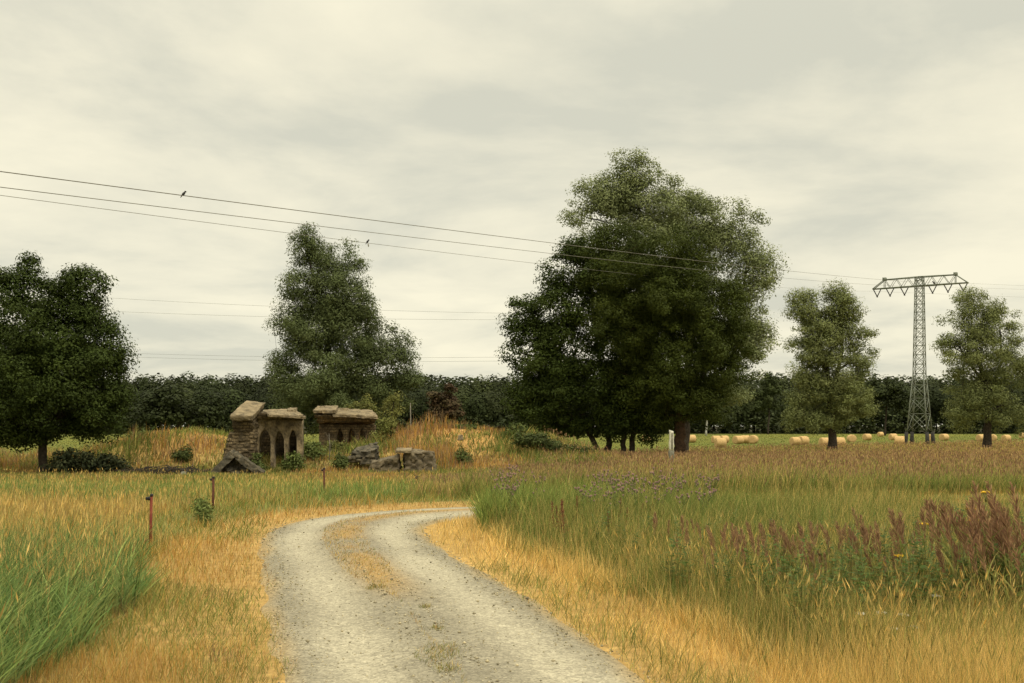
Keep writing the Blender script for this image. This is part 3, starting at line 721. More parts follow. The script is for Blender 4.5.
# the silver willow behind the ruins
build_tree('willow_tree', 'tall grey green willow with a leaning top behind the ruins', 'tree', 92.0, 338,
           [(306, 252, 20, 24, 0), (316, 278, 38, 36, 0), (337, 264, 28, 26, 1), (335, 312, 50, 48, 0), (352, 302, 38, 40, -1), (305, 335, 34, 34, 0), (325, 350, 50, 42, -1), (365, 345, 42, 36, 0), (280, 368, 22, 22, 0),
            (398, 352, 22, 26, 0), (405, 375, 18, 20, 0), (340, 390, 62, 36, -1), (298, 395, 40, 26, 0), (385, 395, 36, 30, .5), (300, 312, 20, 26, 0), (340, 415, 55, 22, 0), (303, 238, 17, 13, 0)],
           WILLOW * np.array((.78, .83, .74)), .18, .42, 540, 310, 1.0,
           [[(338, 446, 0, .42), (337, 420, 0, .36), (332, 370, 0, .26), (322, 310, 0, .16), (308, 255, 0, .06)], [(337, 410, 0, .22), (362, 360, .3, .15), (372, 330, .3, .07)],
            [(335, 400, 0, .18), (300, 385, 0, .12), (282, 372, 0, .06)]], rough=.26, droop=.15)
# tall pale tree behind the pair
build_tree('poplar_tree', 'tallest tree with a loose pale green crown rising behind two dark trees', 'tree', 104.0, 684,
           [(632, 184, 42, 34, 0), (600, 198, 28, 26, 0), (672, 205, 30, 34, 0), (690, 225, 44, 46, 0), (650, 215, 40, 34, 0), (722, 235, 36, 38, 0), (745, 250, 28, 44, 0), (752, 290, 24, 40, 0), (745, 330, 28, 34, 0),
            (640, 240, 70, 50, 1), (690, 300, 56, 60, 1), (757, 340, 16, 26, 0), (735, 372, 30, 36, 0), (700, 380, 46, 46, 1), (610, 165 + 30, 24, 24, 0), (622, 163, 22, 14, 0), (640, 172, 20, 16, 0), (578, 215, 16, 20, 0), (760, 262, 18, 30, 0)],
           SILVER * np.array((1.30, 1.33, 1.36)), 0.211, .48, 440, 300, 1.21,
           [[(684, 448, 0, 0.478), (685, 420, 0, 0.394), (690, 350, 0, 0.309), (690, 270, 0, 0.197), (678, 215, 0, 0.070)], [(700, 380, 0, 0.225), (740, 310, 0, 0.141), (748, 255, 0, 0.056)],
            [(698, 350, 0, 0.253), (660, 270, 0, 0.169), (635, 195, 0, 0.070)]], rough=.30, droop=.1, fill=.25)
# left of the pair: broadleaf with forked low stems
build_tree('alder_tree', 'dark broadleaf tree with two forked low stems and glossy leaves', 'tree', 93.0, 604,
           [(532, 310, 26, 30, 0), (560, 285, 34, 34, 0), (585, 258, 36, 34, 0), (545, 350, 40, 40, 0), (595, 310, 56, 58, -.6), (575, 370, 56, 46, -.8), (530, 385, 30, 34, 0), (610, 395, 50, 36, -.8),
            (560, 415, 44, 26, 0), (600, 425, 40, 16, .4), (520, 405, 22, 16, 0), (515, 330, 11, 16, 0), (640, 380, 40, 50, -.6), (545, 432, 24, 10, 0), (528, 424, 28, 16, 0), (575, 434, 30, 9, -.3), (515, 352, 16, 22, 0), (556, 322, 34, 36, -.3), (560, 385, 50, 40, -.5)],
           DKGREEN * .80, 0.200, .58, 440, 270, 1.01,
           [[(603, 458, 0, 0.296), (609, 445, 0, 0.252), (608, 425, 0, 0.207), (600, 360, 0, 0.148), (588, 280, 0, 0.059)], [(604, 458, 0, 0.267), (594, 443, 0, 0.222), (585, 425, 0, 0.178), (560, 360, 0, 0.118), (545, 320, 0, 0.044)]], rough=.26)
build_tree('alder_tree', 'slim dark tree on a pair of close upright stems between its neighbours', 'tree', 92.0, 627,
           [(640, 370, 34, 44, 0), (632, 330, 36, 40, 0), (628, 410, 34, 28, 0), (650, 415, 22, 20, 0), (610, 300, 30, 34, .5), (648, 430, 18, 13, -.3), (615, 428, 14, 10, 0)],
           DKGREEN * .74, 0.201, .58, 140, 270, 1.04,
           [[(624, 458, 0, 0.253), (623, 440, 0, 0.208), (626, 400, 0, 0.149), (630, 330, 0, 0.060)], [(631, 458, .1, 0.268), (632, 440, .1, 0.223), (640, 400, 0, 0.149), (645, 350, 0, 0.060)]], rough=.26)
# right of the pair: dense rounded crown
build_tree('ash_tree', 'dense rounded dark tree on one thick reddish trunk', 'tree', 90.0, 680,
           [(640, 262, 66, 48, 0), (690, 270, 54, 54, 0), (618, 300, 40, 50, .5), (640, 340, 40, 50, 0), (688, 372, 50, 44, -2.2), (702, 328, 48, 46, -1.6), (655, 300, 50, 46, -1.5), (725, 320, 30, 46, 0), (665, 320, 80, 62, -.8), (700, 360, 56, 46, -.5), (650, 380, 46, 42, 0), (728, 355, 26, 34, 0), (685, 402, 52, 24, 0), (700, 412, 38, 17, 0), (662, 420, 22, 13, 0), (610, 265, 42, 40, .4), (718, 385, 26, 20, 0)],
           DKGREEN * np.array((.88, .80, .70)), 0.171, .45, 812, 300, 0.95,
           [[(680, 456, 0, 0.536), (680, 435, 0, 0.446), (681, 400, 0, 0.402), (672, 340, 0, 0.268), (660, 270, 0, 0.089)], [(681, 410, 0, 0.298), (705, 350, 0, 0.179), (712, 300, 0, 0.074)]], bark='redbark', rough=.14, fill=.3)
# two trees of the far row on the right
build_tree('willow_tree', 'grey green willow with a cleft crown left of the lattice pylon', 'tree', 125.0, 833,
           [(806, 312, 20, 22, 0), (838, 304, 20, 20, 0), (824, 330, 24, 24, 0), (815, 345, 30, 32, 0), (848, 335, 24, 34, 0), (862, 362, 18, 20, 0), (830, 372, 42, 28, 0), (808, 395, 26, 24, 0), (845, 400, 34, 26, 0), (800, 420, 22, 14, 0), (862, 402, 14, 18, 0), (828, 420, 30, 14, 0), (800, 297, 10, 8, 0), (836, 292, 9, 8, 0)],
           WILLOW * np.array((1.34, 1.30, 1.12)), .22, .45, 340, 270, 1.1,
           [[(833, 446, 0, .50), (832, 420, 0, .42), (828, 380, 0, .30), (815, 320, 0, .10)], [(832, 400, 0, .3), (842, 350, 0, .18), (839, 306, 0, .08)]], rough=.28, group='willows beyond the rough field', fill=.3)
build_tree('willow_tree', 'open crowned grey green willow right of the lattice pylon', 'tree', 135.0, 988,
           [(968, 312, 30, 18, 0), (958, 340, 28, 18, 0), (984, 332, 30, 18, 0), (978, 355, 42, 22, 0), (990, 312, 18, 14, 0), (998, 330, 26, 22, 0), (1010, 352, 22, 18, 0), (1000, 375, 34, 24, 0), (960, 372, 22, 16, 0), (945, 345, 14, 14, 0), (975, 395, 36, 22, 0), (1005, 405, 34, 24, 0), (960, 415, 26, 16, 0), (970, 298, 18, 10, 0), (1012, 425, 26, 12, 0), (1030, 370, 20, 40, 0)],
           WILLOW * np.array((1.34, 1.30, 1.12)), .22, .45, 270, 270, 1.15,
           [[(988, 446, 0, .50), (988, 415, 0, .42), (985, 385, 0, .30), (972, 330, 0, .10)], [(987, 400, 0, .28), (1002, 360, 0, .16), (1000, 330, 0, .08)], [(985, 385, 0, .2), (958, 345, 0, .10), (945, 342, 0, .05)]], rough=.30, group='willows beyond the rough field', fill=.3)

# young yellow green birches by the second ruin
YELLOW = np.array([(0.15, 0.16, 0.04), (0.12, 0.135, 0.034), (0.19, 0.185, 0.055)])
build_tree('young_birch', 'slender yellow green young birch right of the smaller ruin', 'tree', 69.0, 392,
           [(392, 408, 10, 14, 0), (388, 425, 12, 14, 0), (396, 395, 6, 8, 0), (382, 436, 9, 8, 0)], YELLOW, .13, .5, 46, 60, .36,
           [[(391, 446, 0, .06), (391, 425, 0, .05), (394, 396, 0, .02)]], rough=.3)
build_tree('young_birch', 'yellow green bushy sapling rising behind the roof of the smaller ruin', 'tree', 77.5, 362,
           [(362, 408, 12, 9, 0), (348, 411, 6, 6, 0), (368, 404, 8, 8, 0), (372, 414, 12, 8, 0)], YELLOW * .9, .14, .5, 40, 60, .38,
           [[(362, 446, 0, .06), (362, 425, 0, .05), (363, 404, 0, .02)]], rough=.3)

# forest edge: individual crowns that stand out from the mass
for (nm, lb, D, px, lobes, pal) in (
    ('oak_tree', 'broad rounded dark tree standing in front of the forest left of the ruins', 230, 178, [(178, 408, 32, 22), (150, 415, 22, 18), (205, 415, 22, 18), (168, 398, 20, 14)], FOREST * .95),
    ('bare_tree', 'thin brownish half dead tree at the forest edge', 300, 446, [(446, 402, 15, 20), (438, 412, 10, 16), (452, 415, 10, 14)], np.array([(0.075, 0.042, 0.022), (0.06, 0.036, 0.02), (0.06, 0.05, 0.022)])),
    ('birch_tree', 'pale stemmed birch at the far edge of the mown meadow', 330, 706, [(708, 398, 12, 14), (703, 408, 10, 12)], FOREST * 1.35),
    ('poplar_tree', 'taller light crowned tree in the forest right of the big tree group', 380, 768, [(768, 392, 14, 20), (774, 382, 8, 12), (762, 402, 12, 14)], FOREST * 1.6),
    ('oak_tree', 'round dark tree in the forest between willow and lattice pylon', 330, 885, [(885, 392, 20, 20), (870, 402, 14, 16), (900, 402, 14, 16)], FOREST * 1.1)):
    build_tree(nm, lb, 'tree', D, px, lobes, pal, .7, .7, 70, 90, 1.7, [[(px, 436, 0, .30), (px + 1, 415, 0, .25), (px + 2, 398, 0, .12)]], bark='birch' if nm == 'birch_tree' else 'bark', twigs=8)

# the far wood itself reads as one dark mass
s = Soup(); tr = Soup()
rows = [(425, 14, 19, 1100, .7, 1.3), (446, 21.5, 23.5, 1300, .7, 1.3), (478, 24, 25.5, 600, 1.2, 2.0)]
for D, h0, h1, kk, l0, l1 in rows:
    x = -.62 * D
    while x < .62 * D:
        hgt = random.uniform(h0, h1) * (1 + .12 * (float(fbm(x, D, .3, .025, 2)) - .5) * 2); r = random.uniform(4.2, 6.6); yy = D + random.uniform(-8, 8)
        pine = random.random() < .03
        base = FOREST[random.randrange(4)] * random.uniform(.75, 1.45) * (0.7 if pine else 1)
        u = rng.normal(0, 1, (kk, 3)); u[:, 1] -= .5; u /= np.linalg.norm(u, axis=1)[:, None]
        lump = .74 + .46 * fbm(u[:, 0] + x, u[:, 1] + yy, u[:, 2], 1.9, 2); rr = rng.uniform(0, 1, kk) ** .14 * lump
        top = hgt * (.44 if not pine else .48); rw = r * (1.25 if not pine else .8)
        P = np.array((x, yy, -.8 + hgt - top))[None] + u * np.array((rw, rw, top))[None] * rr[:, None]
        ok = P[:, 2] > -.6; P = P[ok]
        V, Fc, Cc = leaves_np(P, rng.uniform(l0, l1, len(P)), .8, base[None] * rng.uniform(.88, 1.12, (len(P), 1)), (u * rr[:, None] * 1.2)[ok], up=.4)
        s.add(V, [Fc], Cc)
        s.tube([(x, yy, -1), (x, yy, hgt * .6)], [.35, .15], 5, (0.03, 0.024, 0.018))
        x += random.uniform(3.3, 4.8)
# the shrubby hem of the wood
for i in range(420):
    D = random.uniform(405, 425); x = random.uniform(-.62, .62) * D; r = random.uniform(2.0, 4.4)
    u = rng.normal(0, 1, (90, 3)); u /= np.linalg.norm(u, axis=1)[:, None]
    P = np.array((x, D, -.8 + r * .8))[None] + u * np.array((r * 1.3, r, r))[None]; P = P[P[:, 2] > -.75]
    V, Fc, Cc = leaves_np(P, rng.uniform(.9, 1.8, len(P)), .75, FOREST[random.randrange(4)][None] * rng.uniform(.75, 1.3, (len(P), 1)))
    s.add(V, [Fc], Cc)
fo = link('forest', s.mesh('forest'), M['leaf']); tag(fo, 'dark mixed forest closing the meadow along the horizon', 'forest', kind='stuff')

# ------------------------------------------------------------------ bushes
def bush(name, label, D, px, lobes_px, pal, leaf=.13, n_cl=90, per=22, rc=.3, cat='bush', group=None, asp=.5):
    bx = PX(px, D); bz = g1(bx, D); k = D / F
    root = empty(name, (bx, D, bz)); tag(root, label, cat, group)
    L = [(PX(l[0], D) - bx, l[4] if len(l) > 4 else 0, PZ(l[1], D) - bz, l[2] * k, max(l[2], l[3]) * k * .8, l[3] * k) for l in lobes_px]
    low = min(l[2] - l[5] for l in L)
    if low > -.1: L = [(l[0], l[1], l[2] - (low + .1) * .5, l[3], l[4], l[5] + (low + .1) * .5) for l in L]
    cent, P, cid, outw = crown_points(L, n_cl, per, rc, .3, .35)
    P[:, 2] = np.where(P[:, 2] < .03, np.abs(P[:, 2]) * .5 + .03, P[:, 2])
    cc = pal[rng.integers(0, len(pal), len(cent))] * rng.uniform(.7, 1.3, (len(cent), 1))
    V, Fc, Cc = leaves_np(P, leaf * rng.uniform(.6, 1.4, len(P)), asp, cc[cid], outw)
    s = Soup()
    for q in cent[rng.integers(0, len(cent), 14)]:
        s.tube([(random.uniform(-.1, .1), random.uniform(-.1, .1), -.08), tuple(q * np.array((.5, .5, .6))), tuple(q)], [.022, .015, .006], 5)
    link('stems', s.mesh('stems'), M['bark'], root)
    link('foliage', np_mesh('foliage', V, [Fc], Cc), M['leaf'], root)
    return root
SHRUB = np.array([(0.105, 0.135, 0.036), (0.085, 0.112, 0.028), (0.135, 0.160, 0.046)])
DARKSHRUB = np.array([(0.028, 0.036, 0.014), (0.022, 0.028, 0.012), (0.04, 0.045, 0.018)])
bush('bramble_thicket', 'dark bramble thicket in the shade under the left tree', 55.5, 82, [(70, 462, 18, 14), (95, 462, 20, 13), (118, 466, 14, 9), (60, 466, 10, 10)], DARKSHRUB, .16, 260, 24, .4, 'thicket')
bush('hazel_bush', 'green bush on top of the left mound beside tree foliage', 66, 148, [(150, 438, 14, 8), (140, 442, 10, 7)], SHRUB, .15, 110, 22, .38)
bush('dark_bush', 'small dark spiky bush on the flank of the left mound', 60, 185, [(186, 452, 8, 7), (180, 455, 7, 5)], SHRUB * .55, .13, 80, 20, .28)
bush('elder_bush', 'low green bush between leaning slabs and arched ruin', 56.5, 257, [(257, 463, 6, 10), (261, 468, 5, 6)], SHRUB * .7, .12, 80, 20, .26)
bush('weed_bush', 'green bush below the arches of the larger ruin', 57.5, 292, [(288, 457, 9, 5), (298, 455, 7, 5)], SHRUB * .95, .12, 90, 20, .26)
bush('weed_bush', 'green bush growing between the two ruins', 62, 312, [(310, 446, 7, 8), (318, 448, 6, 6)], SHRUB * 1.0, .13, 80, 20, .3)
bush('weed_bush', 'yellowish bush in front of the smaller ruin wall', 66, 335, [(332, 445, 10, 5), (345, 446, 8, 4)], YELLOW * .8, .12, 80, 20, .3)
bush('elder_bush', 'dark green bush at the left of the sunken slab', 57, 340, [(341, 458, 6, 7)], SHRUB * .6, .12, 60, 20, .26)
bush('hawthorn_bush', 'small dense green bush on the mound right of the concrete blocks', 62, 462, [(461, 451, 7, 6), (466, 455, 6, 4)], SHRUB * .75, .12, 90, 20, .28)
bush('hawthorn_bush', 'leafy bush on the crest of the middle mound', 73, 468, [(462, 431, 7, 5), (472, 432, 6, 4)], SHRUB * .7, .15, 70, 20, .3)
bush('blackthorn_bush', 'rounded green bush at the top of the overgrown bank', 71, 518, [(517, 431, 8, 7), (508, 436, 7, 5), (527, 438, 8, 5)], SHRUB * .7, .16, 120, 22, .34)
bush('blackthorn_bush', 'long dark scrub covering the bank left of the forked tree', 68, 550, [(534, 441, 14, 7), (552, 445, 14, 6), (570, 449, 13, 5), (540, 438, 10, 5, 1), (522, 439, 9, 5), (584, 452, 9, 4)], SHRUB * .5, .16, 220, 22, .38)
bush('mugwort_plant', 'fresh green weed clump beside the second fence post', 22.5, 206, [(205, 510, 7, 10), (208, 519, 6, 7), (200, 503, 4, 7)], SHRUB * 1.25, .06, 90, 18, .14, 'weed', asp=.4)

# ------------------------------------------------------------------ rough masonry helpers
def rough_box(soup, pts, amp=.06, cuts=(8, 4, 6), seed=0.0, col=None):
    """eight corners: front bl br tr tl, back bl br tr tl, each a Vector; all six faces finely split and worn."""
    P = np.array([tuple(p) for p in pts])
    u, v, w = [np.linspace(0, 1, c + 1) for c in cuts]
    def tri(a, b, c):
        f = (P[0] * (1 - a) + P[1] * a) * (1 - c) + (P[3] * (1 - a) + P[2] * a) * c
        k = (P[4] * (1 - a) + P[5] * a) * (1 - c) + (P[7] * (1 - a) + P[6] * a) * c
        return f * (1 - b) + k * b
    idx = {}; V = []; Fs = []
    def vid(i, j, k):
        key = (i, j, k)
        if key not in idx:
            idx[key] = len(V); V.append(tri(u[i], v[j], w[k]))
        return idx[key]
    A, B, C_ = cuts
    for i in range(A):
        for k in range(C_):
            Fs.append((vid(i, 0, k), vid(i + 1, 0, k), vid(i + 1, 0, k + 1), vid(i, 0, k + 1)))
            Fs.append((vid(i, B, k), vid(i, B, k + 1), vid(i + 1, B, k + 1), vid(i + 1, B, k)))
    for i in range(A):
        for j in range(B):
            Fs.append((vid(i, j, 0), vid(i, j + 1, 0), vid(i + 1, j + 1, 0), vid(i + 1, j, 0)))
            Fs.append((vid(i, j, C_), vid(i + 1, j, C_), vid(i + 1, j + 1, C_), vid(i, j + 1, C_)))
    for j in range(B):
        for k in range(C_):
            Fs.append((vid(0, j, k), vid(0, j, k + 1), vid(0, j + 1, k + 1), vid(0, j + 1, k)))
            Fs.append((vid(A, j, k), vid(A, j + 1, k), vid(A, j + 1, k + 1), vid(A, j, k + 1)))
    V = np.array(V)
    for ax in range(3):
        q0 = V.copy() if ax == 0 else q0
        cell = _hash(np.floor(q0[:, 0] * 3.6 + 900 + seed).astype(np.int64), np.floor(q0[:, 1] * 3.6 + 900).astype(np.int64) + 31 * ax, np.floor(q0[:, 2] * 7.5 + 900 + seed).astype(np.int64))
        V[:, ax] += amp * (0.8 * (fbm(q0[:, 0] + 7 * ax + seed, q0[:, 1], q0[:, 2] + seed, 2.4, 2) - .5) + 1.35 * (cell - .5)) * (.55 if ax == 2 else 1)
    soup.add(V, [np.array(Fs)], col)
def loc(root, *pts): return [p - root.location for p in pts]
def arch_wall(soup, x0, x1, D0, D1, ytop, ybot, arches, thick, amp=.05, seed=0.0, origin=Vector((0, 0, 0)), step=.45):
    """a wall traced along px x0..x1 with pointed arch openings (cx, half, springing row, apex row, floor row)."""
    xs = np.arange(x0, x1 + .01, step)
    extra = []
    for cx, hw, ys, ya, yf in arches: extra += [cx - hw, cx + hw]
    xs = np.unique(np.concatenate([xs, extra])); n = len(xs)
    rows = 9
    front = np.zeros((n, rows + 1, 3)); lowz = np.zeros(n)
    def bottom(x):
        for cx, hw, ys, ya, yf in arches:
            t = abs(x - cx) / hw
            if t < .999: return ys - (ys - ya) * (1 - t ** 1.9) ** .62
        return None
    cols = []
    for i, x in enumerate(xs):
        D = D0 + (D1 - D0) * (x - x0) / (x1 - x0)
        b_ = bottom(x); yb = ybot(x) if b_ is None else b_
        yt = ytop(x)
        for r in range(rows + 1):
            p = W(x, yb + (yt - yb) * r / rows, D) - origin
            front[i, r] = p
    V = front.reshape(-1, 3).copy()
    nz = fbm(V[:, 0] * 1.0, V[:, 2] + seed, seed, 2.2, 3) - .5
    V[:, 1] += amp * 2 * nz
    Vb = front.reshape(-1, 3).copy(); Vb[:, 1] += thick
    m = rows + 1; N0 = len(V)
    F = []
    for i in range(n - 1):
        xm = (xs[i] + xs[i + 1]) / 2
        for r in range(rows):
            a, b, c, d = i * m + r, (i + 1) * m + r, (i + 1) * m + r + 1, i * m + r + 1
            F.append((a, b, c, d)); F.append((a + N0, d + N0, c + N0, b + N0))
        F.append((i * m + rows, (i + 1) * m + rows, (i + 1) * m + rows + N0, i * m + rows + N0))
        F.append((i * m, i * m + N0, (i + 1) * m + N0, (i + 1) * m))
    for i, sgn in ((0, 1), (n - 1, -1)):
        for r in range(rows):
            q = (i * m + r, i * m + r + 1, i * m + r + 1 + N0, i * m + r + N0)
            F.append(q if sgn > 0 else q[::-1])
    soup.add(np.vstack([V, Vb]), [np.array(F)])

# --- larger ruin: pier with a tilted cap slab, arched wall and roof slab
o1 = Vector((PX(262, 58.5), 58.5, 0.2))
ru = empty('ruined_building', o1); tag(ru, 'larger crumbling ruin with tilted cap slab on a pier and tall arches', 'ruin')
def rb(name, mat, specs, amp=.06, cuts=(14, 8, 12), parent=ru, seed=1.0):
    s = Soup()
    for i, sp in enumerate(specs):
        rough_box(s, [W(*p) - parent.location for p in sp], amp, [c * 2 for c in cuts], seed + i * 3.1)
    return link(name, s.mesh(name, False), M[mat], parent)
rb('pier', 'masonry', [
    [(235, 437, 57.2), (254, 437, 57.2), (252.5, 420, 57.0), (231.5, 420, 57.0), (238, 437, 58.4), (257, 437, 58.4), (262, 410, 58.9), (240, 410, 58.9)],
    [(226, 452, 56.9), (256, 452, 57.0), (256, 435, 57.1), (229, 433, 57.1), (228, 452, 58.8), (257, 452, 58.8), (257, 434, 58.8), (230, 432, 58.8)],
    [(223, 472, 56.7), (253, 472, 56.8), (255, 449, 56.9), (224, 449, 56.8), (226, 472, 58.6), (256, 472, 58.6), (257, 449, 58.7), (227, 449, 58.7)]], .09)
rb('cap_slab', 'slab', [[(231, 420.5, 56.5), (252, 421, 56.6), (252, 416, 56.5), (230, 415.3, 56.4), (246, 406, 59.0), (263, 408.5, 59.0), (265.5, 402.5, 59.0), (246, 400, 59.0)]], .04, (12, 10, 4))
s = Soup()
arch_wall(s, 256.5, 302, 58.3, 60.0, lambda x: 417.0 + .05 * (x - 256), lambda x: 470, [(264.5, 6.0, 440, 430, 470), (279.0, 5.4, 446, 431.5, 470), (292.4, 4.6, 446, 430, 470)], .55, .06, 3.0, o1)
link('arch_wall', s.mesh('arch_wall'), M['plaster'], ru)
rb('cornice', 'masonry', [[(257, 419, 58.0), (302.5, 420.5, 59.7), (304.5, 415.5, 59.6), (256, 413, 57.8), (262, 418, 60.5), (300, 419, 61.6), (300, 413, 61.9), (262, 411, 60.9)]], .06, (22, 6, 3))
rb('roof_slab', 'slab', [[(268, 417, 57.6), (305.5, 418.8, 59.3), (305.5, 416.8, 59.3), (268.5, 414.0, 57.6), (262, 412.5, 61.0), (295, 411, 62.4), (294, 408.3, 62.4), (263, 409.8, 61.0)]], .055, (24, 10, 3))
rb('broken_slab', 'slab', [[(287, 413, 60.6), (297, 412, 61.0), (296, 409, 61.0), (287, 410.2, 60.6), (287, 410, 62), (297, 409, 62.2), (296.5, 407.3, 62.2), (288, 407.8, 62)]], .05, (5, 4, 3))
rb('rear_wall', 'masonry', [[(259, 470, 61.9), (300, 466, 63.0), (300, 413, 63.0), (262, 412, 61.9), (259, 468, 62.6), (299, 465, 63.6), (299, 413, 63.6), (262, 412, 62.6)]], .05, (10, 3, 10))
rb('side_wall', 'masonry', [[(297.5, 470, 60.5), (302, 470, 60.3), (302, 418, 60.3), (297.5, 418, 60.5), (296, 468, 62.9), (300, 468, 62.9), (300, 415, 62.9), (296, 415, 62.9)]], .05, (3, 6, 10))
# --- smaller ruin
o2 = Vector((PX(345, 71), 71, 0.9))
r2 = empty('ruined_building', o2); tag(r2, 'smaller low ruin with three narrow pointed openings and a ragged roof', 'ruin')
s = Soup()
arch_wall(s, 319, 375, 70.0, 71.4, lambda x: 424.0 + .012 * (x - 319), lambda x: 452, [(340, 3.6, 441, 428.5, 450), (351.3, 3.4, 441, 428.5, 450), (362.2, 3.1, 441, 428.5, 450)], .6, .06, 8.0, o2)
link('arch_wall', s.mesh('arch_wall'), M['masonry'], r2)
rb('cornice', 'masonry', [[(318, 422.5, 69.5), (375, 422.5, 71.0), (377.5, 417, 70.7), (315, 414.5, 69.0), (322, 425, 73), (372, 424, 74), (374, 413, 74), (320, 411, 73)]], .09, (24, 6, 5), r2, 5.0)
rb('roof_slab', 'slab', [[(313.5, 413, 68.8), (336, 413, 69.4), (336, 410.5, 69.4), (313, 410, 68.8), (318, 408.5, 73.2), (338, 408, 73.6), (338, 405.6, 73.6), (318, 406, 73.2)],
                          [(333, 417, 69.4), (378, 419, 70.7), (378, 416.4, 70.7), (333, 413.5, 69.4), (336, 411, 73.2), (372, 412.5, 74), (372, 410, 74), (336, 408, 73.2)]], .07, (18, 8, 3), r2, 9.0)
rb('rear_wall', 'masonry', [[(320, 452, 73.4), (374, 452, 74.4), (374, 414, 74.4), (320, 412, 73.4), (320, 450, 74), (374, 450, 75), (374, 414, 75), (320, 412, 74)]], .05, (10, 3, 8), r2, 7.0)

for i_, (px_, py_, D_, w_, par_) in enumerate(((300, 416, 60.2, 3.2, ru), (275, 411.5, 60.0, 2.6, ru), (238, 413, 57.6, 2.2, ru), (322, 408, 71.5, 3.4, r2), (345, 410, 72, 4.2, r2), (366, 413.5, 72.2, 3.4, r2), (374, 416.5, 71.2, 2.4, r2))):
    h_ = w_ * .42
    rb('loose_masonry', 'slab', [[(px_ - w_, py_ + .6, D_), (px_ + w_, py_ + .8, D_), (px_ + w_ * .7, py_ - h_, D_ + .1), (px_ - w_ * .8, py_ - h_ * 1.3, D_ + .1), (px_ - w_, py_ + .4, D_ + .8), (px_ + w_, py_ + .6, D_ + .8), (px_ + w_ * .7, py_ - h_, D_ + .7), (px_ - w_ * .6, py_ - h_ * 1.2, D_ + .7)]], .08, (4, 3, 3), par_, 20.0 + i_)
# --- fallen pieces
def block(name, label, cat, mat, sp, amp=.08, cuts=(8, 6, 6), seed=2.0):
    s = Soup(); o = Vector(W(sp[0][0], sp[0][1], sp[0][2])); rough_box(s, [W(*p) - o for p in sp], amp, [c * 2 for c in cuts], seed)
    ob = link(name, s.mesh(name), M[mat]); ob.location = o; tag(ob, label, cat); return ob
block('fallen_slab', 'tilted fallen slab propped up left below the pier', 'slab', 'darkstone', [(207, 476, 54.6), (214, 478, 54.6), (235, 456, 55.4), (231, 450.5, 55.4), (211, 472, 56.2), (216, 476, 56.2), (238, 455, 56.8), (234, 449.5, 56.8)], .09, (5, 6, 10))
block('fallen_slab', 'tilted fallen slab sloping down to the right below the pier', 'slab', 'darkstone', [(232, 457, 55.4), (259, 477, 54.8), (264, 473, 54.8), (235, 452, 55.4), (234, 456, 56.6), (261, 475, 56.2), (266, 471, 56.2), (236, 451, 56.6)], .09, (10, 6, 4), 4.0)
block('rubble_heap', 'heap of dark broken masonry filling the gap under the leaning slabs', 'rubble', 'darkstone', [(214, 480, 55.2), (256, 480, 55.2), (240, 459, 55.8), (228, 459, 55.8), (216, 480, 57), (256, 480, 57), (242, 459, 56.8), (230, 459, 56.8)], .20, (14, 8, 10), 6.0)
block('fallen_slab', 'dark sunken slab tipped on its edge below the smaller ruin', 'slab', 'darkstone', [(345, 462, 58.5), (374, 465, 58.0), (378, 450, 58.0), (352, 453, 58.5), (350, 458, 60.5), (378, 460, 60.0), (377, 442.5, 60.0), (356, 448, 60.5)], .14, (10, 8, 8), 8.0)
block('concrete_block', 'low concrete wall stub left of a dark gap in the grass', 'block', 'blockstone', [(366, 476, 56.4), (399, 474, 56.0), (399, 456.5, 56.0), (371, 463, 56.4), (368, 472, 57.4), (400, 470, 57.2), (400, 453.5, 57.2), (374, 460, 57.4)], .13, (12, 4, 8), 11.0)
block('concrete_block', 'larger broken concrete block right of a dark gap in the grass', 'block', 'blockstone', [(405, 476, 56.2), (433, 474, 57.0), (432, 452.5, 57.0), (404, 451.5, 56.2), (405, 472, 58.4), (438, 470, 58.8), (434, 451.6, 58.8), (405, 448.2, 58.4)], .13, (12, 6, 8), 13.0)
block('roof_fragment', 'flat pale fragment lying on top of the concrete blocks', 'slab', 'slab', [(395, 452.8, 55.8), (411, 453, 56.0), (411, 450.8, 56.0), (396, 450.6, 55.8), (396, 449.5, 57.4), (412, 449.5, 57.6), (412, 447.4, 57.6), (397, 447.6, 57.4)], .03, (6, 4, 3), 15.0)
block('pale_stone', 'small pale stone near the crest of the middle mound', 'stone', 'slab', [(457, 440, 68), (463, 440, 68), (462.5, 434.5, 68.1), (458, 435, 68.1), (457, 440, 68.5), (463, 440, 68.5), (462, 434.5, 68.4), (458, 435, 68.4)], .06, (5, 4, 5), 17.0)
block('pale_stone', 'small grey stone in the grass left of the leaning slabs', 'stone', 'concrete', [(181, 475, 52), (187, 475, 52), (186, 471.5, 52.1), (182, 472, 52.1), (181, 475, 52.4), (187, 475, 52.4), (186, 471.5, 52.4), (182, 472, 52.4)], .05, (5, 4, 5), 19.0)
# dead brushwood along the foot of the left mound
s = Soup()
for i in range(260):
    px = random.uniform(118, 208); D = random.uniform(53.5, 56.5); c = W(px, 470, D); c.z = g1(c.x, c.y) + random.uniform(.02, .42) * (1 - abs((px - 160) / 60) ** 2 * .6)
    d = Vector((random.uniform(-1, 1), random.uniform(-.6, .6), random.uniform(-.25, .35))).normalized() * random.uniform(.3, .9)
    s.tube([c - d * .5, c + Vector((0, 0, random.uniform(-.05, .08))), c + d * .5], [.022, .018, .008], 4)
bw = link('brushwood_pile', s.mesh('brushwood_pile'), M['bark']); tag(bw, 'dark pile of dead branches along the foot of the left mound', 'brushwood')

